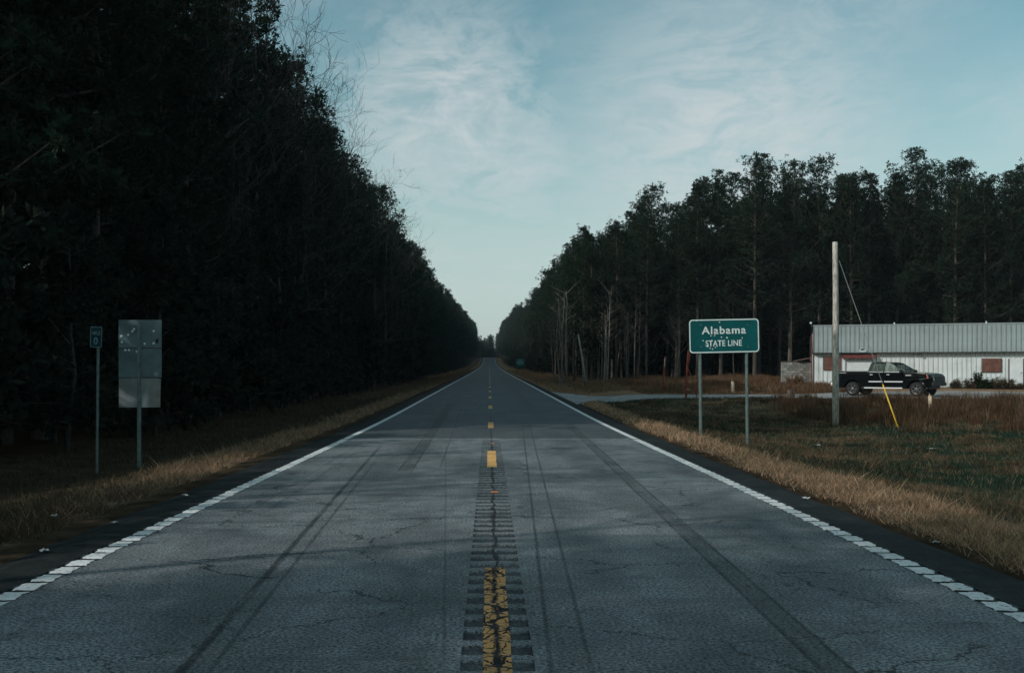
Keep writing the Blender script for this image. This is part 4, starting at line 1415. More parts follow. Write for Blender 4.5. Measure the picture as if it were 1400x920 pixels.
for ys_ in (476.0, 516.4):
    b = MB(); b.box(-29 * q, 29 * q, .012, .030, -.016, .016); p_ = b.build('batten', M_DARKM, t); p_.location = (q, .042, pz(ys_, BY) - zg)
p_ = u_post(pz(440.5, BY) - zg, .085, .04).build('post', M_GALV, t); p_.location = (0, .03, 0)

# green distance sign far up the road
DY = 172.0
dx_ = px(711, DY); zg = g(dx_, DY)
t = thing('distance_sign', 'small dark green distance sign far up the road beside the woods', 'sign', (dx_, DY, zg))
b = MB(); b.prism(rrect(1.55, 1.45, .1), 0, .006); pl_ = b.build('panel', M_SGREEN, t); pl_.location = (0, -.05, pz(495.5, DY) - zg)
for zz, ww in ((.40, .7), (.08, 1.2), (-.22, .9)):
    b = MB(); b.prism(rrect(ww, .13, .03), -.008, -.002); r_ = b.build('legend_line', M_MWHITE, pl_); r_.location = (0, 0, zz)
for s_ in (-.5, .5):
    p_ = u_post(pz(489, DY) - zg, .09, .05).build('post', M_DARKM, t); p_.location = (s_, 0, 0)

# ------------------------------------------------------------------ utility pole and guy wire
M_POLE = bark_mat('weathered_pole_wood', (.22, .20, .175), (.47, .44, .40), 16.0)
PY = 40.0
ppx = px(1142.3, PY); zg = g(ppx, PY)
ptop = pz(331, PY)
t = thing('utility_pole', 'weathered grey wooden utility pole without wires, guyed to the right', 'pole', (ppx, PY, zg))
b = MB(); hh = ptop - zg
b.tube([(0, 0, -.4), (.0, 0, hh * .25), (.012, 0, hh * .5), (.005, 0, hh * .75), (-.02, 0, hh - .015), (-.02, 0, hh)], [.135, .128, .122, .112, .104, .09], 14); b.build('shaft', M_POLE, t)
b = MB(); b.tube([(-.14, 0, hh - .72), (.14, 0, hh - .72)], .014, 6); b.build('guy_bolt', M_DARKM, t)
b = MB(); b.tube([(-.13, -.06, hh - 1.35), (.11, -.06, hh - 1.35)], .010, 6); b.build('through_bolt', M_DARKM, t)
b = MB(); b.box(-.03, .03, -.150, -.138, 1.55, 1.66); b.build('number_tag', M_GALV, t)
AY = 36.8
ax_ = px(1229.0, AY); azz = g(ax_, AY)
top = Vector((ppx + .13, PY - .02, ptop - .72)); bot = Vector((ax_, AY, azz - .05))
t = thing('guy_wire', 'thin steel guy wire from the pole down to a yellow sleeve in the grass', 'guy wire', tuple(bot))
b = MB(); b.tube([(0, 0, 0), tuple(top - bot)], .014, 5); b.build('wire', mat('wire_steel', (.20, .21, .21), .5, .3), t)
dv = (top - bot).normalized()
b = MB(); b.tube([tuple(dv * .12), tuple(dv * 1.84)], .027, 10); b.tube([tuple(dv * 1.84), tuple(dv * 1.90)], [.027, .012], 10); b.build('yellow_sleeve', mat('guard_yellow', (.66, .40, .03), .5, var=.12, vscale=5), t)
b = MB(); b.tube([tuple(-dv * .3), tuple(dv * .25)], .016, 6); b.build('anchor_rod', M_GALV, t)

# ------------------------------------------------------------------ small posts and stumps
M_CUT = mat('pale_cut_wood', (.46, .36, .26), .85, var=.3, vscale=9)
M_RUST = mat('rusty_red_iron', (.20, .045, .030), .8, var=.45, vscale=5)
M_STUMP = bark_mat('stump_bark', (.07, .05, .04), (.16, .12, .09), 12.0)


def wood_stub(xp, Y, ytop, ybot, r, label, lean=0.0):
    X = px(xp, Y); zg = g(X, Y)
    t = thing('wooden_stub', label, 'post', (X, Y, zg))
    h = max(.25, pz(ytop, Y) - zg)
    b = MB(); b.tube([(0, 0, -.2), (lean * .5, 0, h * .5), (lean, 0, h - .05), (lean + .02, 0, h)], [r * .95, r, r, r * .75], 7); s = b.build('shaft', M_CUT, t)
    b = MB(); b.tube([(lean - r * .3, 0, h - .06), (lean - r * .3, .01, h + .07)], [r * .45, r * .12], 5); b.build('splinter', M_CUT, t)


wood_stub(1272.3, 45.5, 540.0, 558, .085, 'short pale wooden stub in the sedge below the pickup truck', -.03)
wood_stub(1002.5, 62.0, 521.0, 533, .10, 'short broken pale stub in rusty grass beyond the driveway', -.05)
X = px(1081, 53.2); t = thing('tree_stump', 'brown weathered stump at the driveway edge below the block wall', 'stump', (X, 53.2, g(X, 53.2)))
b = MB(); b.tube([(0, 0, -.2), (-.02, 0, .12), (-.06, 0, .42), (-.07, 0, .5)], [.24, .19, .15, .10], 9); b.build('trunk', M_STUMP, t)
b = MB(); b.tube([(.12, -.05, -.1), (.16, -.05, .3), (.10, -.03, .52)], [.08, .06, .03], 6); b.build('splinter', M_STUMP, t)


def rusty_post(xp, Y, ytop, label, brace):
    X = px(xp, Y); zg = g(X, Y); h = pz(ytop, Y) - zg
    t = thing('rusty_post', label, 'post', (X, Y, zg))
    b = MB(); b.tube([(-.08, 0, -.3), (-.02, 0, h * .5), (.08, 0, h - .02), (.08, 0, h)], [.065, .06, .06, .03], 8); b.build('shaft', M_RUST, t)
    if brace:
        b = MB(); b.tube([(.55, -.1, -.1), (.30, -.05, .9), (.05, 0, h * .62)], .028, 6); b.build('brace', M_RUST, t)
        b = MB(); b.tube([(.03, -.03, h - .9), (.16, -.03, h - .25)], [.05, .035], 6); b.build('hinge_arm', M_RUST, t)
        b = MB(); b.tube([(-.07, -.07, .5), (.14, -.07, .45)], .015, 5); b.build('latch', mat('pale_rope', (.5, .46, .42), .9), t)
    else:
        b = MB(); b.tube([(.0, -.06, h * .7), (.02, -.06, h * .95)], .03, 6); b.build('cap_strap', mat('pale_rope', (.5, .46, .42), .9), t)


rusty_post(939.5, 54.5, 478, 'braced rusty red iron post at the driveway edge behind the state line sign', True)
rusty_post(908.0, 63.5, 487, 'slim rusty red iron post in rusty grass beyond the driveway', False)

# ------------------------------------------------------------------ metal building
M_PANW = mat('white_steel_siding', (.66, .69, .69), .5, 0.0, var=.10, vscale=1.2)
M_PANG = mat('weathered_grey_siding', (.33, .385, .39), .5, .15, var=.14, vscale=1.0)
for m_ in (M_PANW, M_PANG):
    nt = m_.node_tree; pb = [n for n in nt.nodes if n.type == 'BSDF_PRINCIPLED'][0]
    src = pb.inputs['Base Color'].links[0].from_socket
    geo = nd(nt, 'ShaderNodeNewGeometry').outputs['Position']
    stv = nd(nt, 'ShaderNodeMapping', {'Vector': geo, 'Scale': (2.6, 2.6, .22)}).outputs[0]
    f = ramp(nt, noise(nt, stv, 1.6, 6.0, .7), .46, .72, 0, .42)
    c_ = mixc(nt, f, src, (.26, .235, .20))
    blot = ramp(nt, noise(nt, geo, 1.1, 5.0, .65), .5, .68, 0, .22)
    nt.links.new(mixc(nt, blot, c_, (.20, .22, .225)), pb.inputs['Base Color'])
M_RED = mat('faded_red_trim', (.125, .030, .026), .65, var=.25, vscale=4)
M_BOARD = mat('brown_plywood', (.135, .058, .042), .8, var=.3, vscale=3)
M_DOORW = mat('white_door', (.62, .65, .66), .5, var=.08, vscale=2)
M_FRAME = mat('dark_frame', (.035, .025, .025), .6)
M_ROOFM = mat('dark_roof_sheet', (.04, .045, .047), .6, .3)
BYAW = R(-16.5)
bl = Vector((px(1112, 72), 72.0, 0.0)); bz = 0.60
t = thing('metal_building', 'long low white metal building with grey upper band and boarded windows', 'building', (bl.x, bl.y, bz), BYAW)
LEN = 23.8; WALLH = 2.34; FTOP = 4.36; DEP = 11.0; RIB = 0.305; OV = 0.32
# core
b = MB(); b.box(.02, LEN - .02, .03, DEP, -.3, WALLH); b.build('wall', mat('shadowed_girt', (.10, .105, .105), .8), t)
b = MB(); b.add([(0, -OV + .05, FTOP - .05), (LEN, -OV + .05, FTOP - .05), (LEN, DEP, FTOP - .6), (0, DEP, FTOP - .6), (0, -OV + .05, WALLH + .02), (LEN, -OV + .05, WALLH + .02), (LEN, DEP, WALLH), (0, DEP, WALLH)],
                [(0, 1, 2, 3), (7, 6, 5, 4), (0, 4, 5, 1), (1, 5, 6, 2), (2, 6, 7, 3), (3, 7, 4, 0)]); b.build('roof', M_ROOFM, t)


def sheet(h, m, name):
    """one siding sheet between two ribs, rib on the left edge"""
    o = [(.006, 0), (.020, -.050), (.040, -.050), (.096, 0), (.150, -.001), (.158, -.008), (.172, -.008), (.180, -.001), (RIB - .006, 0), (RIB - .006, .012), (.006, .012)]
    return MB().prism(o, 0, h, 0, 'xy').mesh(name, m)


sw = sheet(WALLH + .02, M_PANW, 'wall_sheet'); sg = sheet(FTOP - WALLH - .08, M_PANG, 'upper_sheet')
rb = random.Random(9)
for k in range(int(LEN / RIB)):
    o = link('wall_sheet', sw, t, (k * RIB, 0.0, 0.0))
    o2 = link('upper_sheet', sg, t, (k * RIB, -OV + .012 + rb.uniform(-.006, .006), WALLH + .10 + rb.uniform(-.012, .012)))
    o2.rotation_euler = (rb.uniform(-.004, .004), 0, 0)
b = MB(); b.box(-.03, LEN + .03, -OV - .050, -OV + .06, FTOP + .0, FTOP + .05); b.build('roof_cap', mat('cap_grey', (.42, .46, .47), .5, .2), t)
b = MB(); b.box(-.02, LEN + .02, -OV + .02, .02, WALLH + .03, WALLH + .095); b.build('soffit', M_FRAME, t)
b = MB(); b.box(-.02, LEN + .02, -OV - .045, -OV + .018, WALLH + .02, WALLH + .10); b.build('drip_edge', M_ROOFM, t)
b = MB(); b.box(-.14, -.005, -.06, .10, -.35, WALLH + .1); b.build('corner_trim', M_RED, t)
b = MB(); b.box(-.16, -.09, -OV - .02, -OV + .12, WALLH + .1, FTOP - .62); b.build('upper_trim', M_RED, t)
b = MB(); b.tube([(-.055, -.11, 0), (-.055, -.11, WALLH)], .028, 6); b.build('downpipe', mat('faded_pipe', (.45, .33, .30), .7), t)
b = MB(); b.tube([(-.05, -OV - .05, WALLH + .2), (-.05, -OV - .05, FTOP - .55)], .022, 6); b.build('conduit', MATS['faded_pipe'], t)
b = MB(); b.tube([(-.10, 0, FTOP - .1), (-.14, 0, FTOP + .16)], .02, 5); fl = b.build('lamp_arm', M_GALV, t)
b = MB(); b.lathe([(0, -.10), (.06, -.10), (.09, .06), (0, .09)], 8, 'y'); h_ = b.build('floodlight', M_SWHITE, fl); h_.location = (-.17, -.05, FTOP + .22)


def fx(pxc):
    """local x on the facade for a photograph column"""
    u = Vector((math.cos(BYAW), math.sin(BYAW)))
    k = (pxc - 669.0) / 1361.0
    # (bl.x + s*u.x) = k*(bl.y + s*u.y)
    return (k * bl.y - bl.x) / (u.x - k * u.y)


def fz(pyc, s):
    Yd = bl.y + s * math.sin(BYAW)
    return pz(pyc, Yd) - bz


def board(xa, xb, ya, yb, m, name, yo=-.060, frame=.03):
    a_, c_ = fx(xa), fx(xb); zt, zb = fz(ya, a_), fz(yb, a_)
    zt = min(zt, WALLH - .01)
    b = MB(); b.box(a_, c_, yo - .012, -.0515, zb, zt); o = b.build(name, m, t)
    if frame:
        b = MB(); w = frame
        b.box(a_ - w, c_ + w, yo - .022, -.052, zb - w, zb - .001); b.box(a_ - w, a_ - .001, yo - .022, -.052, zb, zt); b.box(c_ + .001, c_ + w, yo - .022, -.052, zb, zt)
        b.build('frame', M_FRAME, o)
    return o


board(1126.5, 1149.3, 487.5, 505.5, M_BOARD, 'window_board')
board(1343, 1368.6, 490.0, 508.3, M_BOARD, 'window_board')
o = board(1157.2, 1192, 493.5, 528, M_DOORW, 'shutter', -.062, .045)
for k in range(1, 9):
    b = MB(); zz = -.02 + k * .20; b.box(fx(1157.2) + .01, fx(1192) - .01, -.078, -.0745, zz, zz + .012); b.build('slat_line', mat('shutter_gap', (.40, .42, .43), .6), o)
b = MB(); a_, c_ = fx(1151.5), fx(1197.5)
b.add([(a_, -.05, WALLH - .02), (c_, -.05, WALLH - .02), (c_, -.42, WALLH - .10), (a_, -.42, WALLH - .10), (a_, -.05, WALLH - .30), (c_, -.05, WALLH - .30), (c_, -.42, WALLH - .32), (a_, -.42, WALLH - .32)],
      [(0, 1, 2, 3), (7, 6, 5, 4), (3, 2, 6, 7), (0, 3, 7, 4), (1, 5, 6, 2), (0, 4, 5, 1)]); b.build('awning', M_RED, t)
o = board(1379.8, 1398.4, 490.5, 528.0, M_DOORW, 'door', -.060, .07)
b = MB(); b.tube([(fx(1396.6), -.07, 1.0), (fx(1396.6), -.10, 1.0), (fx(1395), -.11, 1.0)], .02, 6); b.build('handle', M_DARKM, o)
a_ = fx(1179)
b = MB(); b.box(a_ - .25, a_ + .22, -OV - .085, -OV - .042, WALLH + .12, WALLH + .26); b.add([(a_ - .25, -OV - .06, WALLH + .26), (a_ - .1, -OV - .06, WALLH + .42), (a_ - .02, -OV - .06, WALLH + .27)], [(0, 1, 2)]); b.build('torn_flashing', mat('bright_flashing', (.70, .74, .75), .35, .4, var=.3, vscale=9), t)
b = MB(); b.box(a_ - .14, a_ + .05, -OV - .12, -OV - .086, WALLH + .25, WALLH + .34); b.build('junction_box', M_DARKM, t)
for xp in (1223, 1349):
    a_ = fx(xp); b = MB(); b.tube([(a_, .15, FTOP - .1), (a_, .15, FTOP + .16)], .045, 8); b.tube([(a_, .15, FTOP + .16), (a_, .15, FTOP + .20)], [.07, .02], 8); b.build('roof_vent', M_SWHITE, t)
a_ = fx(1258); b = MB(); b.box(a_ - .13, a_ + .05, -OV - .04, -OV + .01, WALLH - .10, WALLH + .02); b.build('gutter_bracket', M_FRAME, t)

# cinder block wall left of the building
M_BLOCK = bark_mat('weathered_block', (.17, .165, .15), (.36, .35, .32), 3.0)
M_MORT = mat('dark_mortar', (.06, .058, .052), .95)
WY = 73.2
wx0, wx1 = px(1068.5, WY), px(1110.5, WY); wz0 = .55; wz1 = pz(493.5, WY)
t = thing('block_wall', 'low weathered grey cinder block wall against the left end of the metal building', 'wall', (wx0, WY, wz0))
b = MB(); b.box(.01, wx1 - wx0 - .01, .015, .19, -.3, wz1 - wz0 - .01); b.build('core', M_MORT, t)
bw, bh = .40, .20
blk = [MB().box(.005, bw - .005, 0, .2, .005, bh - .005).mesh('block', M_BLOCK, .006), MB().box(.005, bw / 2 - .005, 0, .2, .005, bh - .005).mesh('block', M_BLOCK, .006)]
rows = int((wz1 - wz0) / bh)
for r_ in range(rows):
    x = 0.0
    if r_ % 2: link('block', blk[1], t, (0, 0, r_ * bh)); x = bw / 2
    while x + bw <= wx1 - wx0 + .02:
        o = link('block', blk[0], t, (x, rb.uniform(-.008, .008), r_ * bh)); x += bw
    if x + bw / 2 <= wx1 - wx0 + .02: link('block', blk[1], t, (x, 0, r_ * bh))
b = MB(); b.obox(((wx1 - wx0) * .72, .25, wz1 - wz0 + .12), (.55, 0, .10), (0, .45, 0), (-.004, 0, .02)); b.build('loose_roof_sheet', mat('rusty_sheet', (.13, .085, .07), .8, var=.3), t)

# weeds against the building front
M_WEED = leaf_mat('dead_weed', (.045, .035, .022), (.10, .075, .045)); M_WEEDG = leaf_mat('green_weed', (.018, .030, .014), (.04, .055, .024))


def weed(xp, hgt, wid, green, label, group, seed):
    rg = np.random.default_rng(seed); s = fx(xp)
    X = bl.x + s * math.cos(BYAW) - .9 * -math.sin(BYAW) * -1; Y = bl.y + s * math.sin(BYAW) - .75 * math.cos(BYAW)
    t = thing('weed_clump', label, 'weed', (X, Y, g(X, Y) - .02), 0, group)
    st_ = Acc(); lf = Acc(); cs = []; ds = []
    for k in range(16):
        a = rg.random() * 6.283; d = np.array([math.cos(a) * wid * rg.uniform(.1, .6), math.sin(a) * .25, hgt * rg.uniform(.55, 1.0)])
        p0 = np.array([rg.normal(0, wid * .22), rg.normal(0, .12), -.05])
        V, F = tube_np([p0, p0 + d * .5 + rg.normal(0, .03, 3), p0 + d], [.012, .009, .004], 3); st_.quads(V, F, 0)
        for q_ in range(9 if green else 5):
            u = rg.uniform(.25, 1.0); cs.append(p0 + d * u + rg.normal(0, .05, 3)); ds.append(np.array([0, 0, 1.]))
    tufts(lf, np.array(cs), np.array(ds), rg, .16, 9, .025 if green else .014, 0)
    m_ = M_WEEDG if green else M_WEED
    link('stem', st_.mesh('stem', [m_]), t); link('foliage', lf.mesh('foliage', [m_]), t)


weed(1325, 1.25, .45, True, 'tall bushy dark green weed against the building wall left of the plywood window', None, 1)
weed(1336, .75, .55, True, 'lower spreading dark weed beside the tallest green weed', None, 2)
for k, (xp, h_) in enumerate([(1298, .75), (1310, .7), (1291, .55), (1351, .8), (1359, .85), (1366, .8), (1373, .6), (1344, .65), (1317, .5), (1384, .45)]):
    weed(xp, h_, .4, False, 'thin dead brown weed growing against the white building wall', 'dead weeds along the building wall', 10 + k)
for k, (X, Y, h_) in enumerate([(px(1092, 70), 70.5, 1.15), (px(1101, 70), 70.9, .9), (px(1086, 70), 70.8, .8)]):
    rg2 = np.random.default_rng(60 + k)
    t = thing('weed_clump', 'rusty brown dead weed in front of the block wall', 'weed', (X, Y, g(X, Y) - .02), 0, 'dead weeds before the block wall')
    st_ = Acc(); lf = Acc(); cs = []; ds = []
    for q_ in range(18):
        a = rg2.random() * 6.283; d = np.array([math.cos(a) * .3, math.sin(a) * .25, h_ * rg2.uniform(.5, 1.0)]); p0 = np.array([rg2.normal(0, .12), rg2.normal(0, .1), -.05])
        V, F = tube_np([p0, p0 + d * .5, p0 + d], [.012, .009, .004], 3); st_.quads(V, F, 0)
        for u in rg2.uniform(.3, 1, 5): cs.append(p0 + d * u + rg2.normal(0, .05, 3)); ds.append(np.array([0, 0, 1.]))
    tufts(lf, np.array(cs), np.array(ds), rg2, .15, 8, .014, 0)
    mm_ = leaf_mat('rust_weed', (.10, .05, .025), (.20, .11, .06)) if k == 0 else bpy.data.materials['rust_weed']
    link('stem', st_.mesh('stem', [mm_]), t); link('foliage', lf.mesh('foliage', [mm_]), t)

# ------------------------------------------------------------------ pickup truck
M_BLK = mat('black_car_paint', (.004, .005, .006), .12, 0.0, spec=.4, coat=.25)
M_CHR = mat('chrome', (.80, .82, .84), .32, .55)
M_RIM = mat('dark_alloy', (.22, .23, .235), .3, .8)
M_TYRE = mat('tyre_rubber', (.012, .012, .012), .85)
M_GLASS = mat('tinted_glass', (.030, .040, .042), .05, 0.0, spec=1.0, coat=.6)
M_PLAS = mat('black_plastic', (.012, .012, .013), .6)
M_LAMPR = mat('red_tail_lens', (.45, .02, .03), .15, coat=.6)
M_LAMPW = mat('headlight_lens', (.55, .50, .48), .1, .3, coat=.6)
M_AMB = mat('amber_lens', (.5, .14, .08), .2)
TY = 57.3
tx = px(1217.5, TY); TYAW = R(-45.0)
t = thing('pickup_truck', 'black crew cab pickup truck parked on the gravel driveway', 'truck', (tx, TY, g(tx, TY) + .03), TYAW)
XO = -1.84      # rear axle sits at local x = XO, front axle at XO + 3.69


def arc(cx, cz, r, a0, a1, n=12):
    return [(cx + r * math.cos(R(a0 + (a1 - a0) * k / n)), cz + r * math.sin(R(a0 + (a1 - a0) * k / n))) for k in range(n + 1)]


W2 = 0.985
out = [(-1.14, .66), (-1.20, .80), (-1.18, 1.36), (-1.10, 1.42), (.86, 1.42), (.90, 1.37), (2.98, 1.36), (3.2, 1.375), (3.7, 1.355), (4.15, 1.315), (4.38, 1.265), (4.50, 1.19), (4.565, 1.08), (4.59, .90), (4.57, .74), (4.48, .62), (4.22, .56)]
out += arc(3.69, .42, .52, 12, 168) + [(3.10, .50), (.60, .50)] + arc(0, .42, .52, 12, 168) + [(-.60, .62)]
out = [(x + XO, z) for x, z in out]
# body: lofted across the width so that the sides bulge and the shoulders round over
b = MB(); secs = [(-1, .93, -.05), (-.985, .985, -.012), (-.90, 1.0, 0), (.90, 1.0, 0), (.985, .985, -.012), (1, .93, -.05)]
n = len(out); vs = []
cxm = sum(p[0] for p in out) / n
for (yy, sc, dz) in secs:
    for (x, z) in out:
        xx_ = cxm + (x - cxm) * (1 - (1 - sc) * .12)
        zz = z + (dz if z > 1.1 else 0) - (dz * .5 if z < .6 else 0)
        bul = W2 * yy * (1 - .035 * max(0, (z - .95)) - .03 * max(0, .8 - z))
        front = max(0, (x - XO - 3.9)) * .13 * (1 if yy > 0 else -1) * abs(yy)
        vs.append((xx_, bul - front, zz))
fs = [tuple(range(n)), tuple(reversed(range((len(secs) - 1) * n, len(secs) * n)))]
for s_ in range(len(secs) - 1):
    fs += [(s_ * n + k, s_ * n + (k + 1) % n, (s_ + 1) * n + (k + 1) % n, (s_ + 1) * n + k) for k in range(n)]
b.add(vs, fs, 0); body = b.build('body', M_BLK, t)
# cab: roof, pillars and interior, with real panes between them
def side_y(z): return .945 - .255 * max(0, (z - 1.30) / .65) ** 1.15


def pane(pts, sg_, name='window'):
    b = MB(); vs = [(x + XO, sg_ * (side_y(z) + .006), z) for x, z in pts]; k = len(pts)
    vi = [(x + XO, sg_ * (side_y(z) - .01), z) for x, z in pts]
    b.add(vs + vi, [tuple(range(k)), tuple(reversed(range(k, 2 * k)))] + [(i_, k + i_, k + (i_ + 1) % k, (i_ + 1) % k) for i_ in range(k)])
    return b.build(name, M_GLASS, t)


b = MB()
rp = [(1.02, 1.83), (1.14, 1.905), (1.42, 1.948), (1.95, 1.942), (2.16, 1.905), (2.26, 1.85)]
vs = []
for sg_ in (-1, 1):
    for (x, z) in rp: vs.append((x + XO, sg_ * (side_y(z) + .004), z))
for sg_ in (-1, 1):
    for (x, z) in rp: vs.append((x + XO, sg_ * (side_y(z) - .03), z - .045))
n = len(rp)
fs = [(k, k + 1, n + k + 1, n + k) for k in range(n - 1)] + [(2 * n + k, 3 * n + k, 3 * n + k + 1, 2 * n + k + 1) for k in range(n - 1)]
fs += [(k, 2 * n + k, 2 * n + k + 1, k + 1) for k in range(n - 1)] + [(n + k, n + k + 1, 3 * n + k + 1, 3 * n + k) for k in range(n - 1)]
fs += [(0, n, 3 * n, 2 * n), (n - 1, 3 * n - 1, 4 * n - 1, 2 * n - 1)]
b.add(vs, fs, 0, False); roof_ = b.build('roof', M_BLK, t)


def pillar(p0, p1, w, name='pillar'):
    for sg_ in (-1, 1):
        a_ = Vector((p0[0] + XO, sg_ * (side_y(p0[1]) - .02), p0[1])); c_ = Vector((p1[0] + XO, sg_ * (side_y(p1[1]) - .02), p1[1]))
        d_ = (c_ - a_); xx2 = Vector((1, 0, 0)); yy2 = Vector((0, 1, 0))
        MB().obox((a_ + c_) / 2, d_ / 2, xx2 * w, yy2 * .028).build(name, M_BLK, t)


pillar((3.06, 1.34), (2.22, 1.88), .045); pillar((1.84, 1.34), (1.84, 1.90), .04); pillar((.98, 1.34), (1.10, 1.88), .085)
pillar((2.66, 1.34), (2.60, 1.62), .018, 'vent_bar')
M_SEE = bpy.data.materials.new('clear_tinted_glass'); M_SEE.use_nodes = True
nt = M_SEE.node_tree; nt.nodes.clear()
tr_ = nd(nt, 'ShaderNodeBsdfTransparent', {0: (.45, .50, .51, 1)}); gl_ = nd(nt, 'ShaderNodeBsdfGlossy', {0: (.9, .95, .95, 1), 'Roughness': .04})
mx = nd(nt, 'ShaderNodeMixShader', {0: nd(nt, 'ShaderNodeFresnel', {'IOR': 1.7}).outputs[0], 1: tr_.outputs[0], 2: gl_.outputs[0]})
nt.links.new(mx.outputs[0], nd(nt, 'ShaderNodeOutputMaterial').inputs[0])


def quad(pts, name):
    b = MB(); b.add([(x + XO, y_, z) for x, y_, z in pts], [tuple(range(len(pts)))]); return b.build(name, M_SEE, t)


for sg_ in (-1, 1):
    for pts in ([(1.04, 1.385), (1.12, 1.80), (1.22, 1.86), (1.80, 1.875), (1.80, 1.385)], [(1.88, 1.385), (1.88, 1.875), (2.16, 1.86), (2.92, 1.40), (2.90, 1.385)]):
        quad([(x, sg_ * (side_y(z) - .012), z) for x, z in pts], 'window')
quad([(2.24, -.70, 1.87), (2.24, .70, 1.87), (3.10, .88, 1.372), (3.10, -.88, 1.372)], 'windshield')
quad([(.93, -.78, 1.40), (.93, .78, 1.40), (1.06, .70, 1.85), (1.06, -.70, 1.85)], 'rear_window')
for (sx_, sy_) in ((2.05, -.42), (2.05, .42), (1.22, -.45), (1.22, .45), (1.22, 0)):
    b = MB(); b.obox((sx_ + XO, sy_, 1.43), (.06, 0, 0), (0, .24, 0), (-.03, 0, .17)); b.obox((sx_ - .04 + XO, sy_, 1.68), (.04, 0, 0), (0, .11, 0), (0, 0, .08)); b.build('seat', M_PLAS, t, .02)
b = MB(); b.tube([(2.62 + XO, .42 + .17 * math.cos(q_), 1.42 + .16 * math.sin(q_)) for q_ in np.linspace(0, 6.283, 15)], .016, 5, caps=False); b.build('steering_wheel', M_PLAS, t)
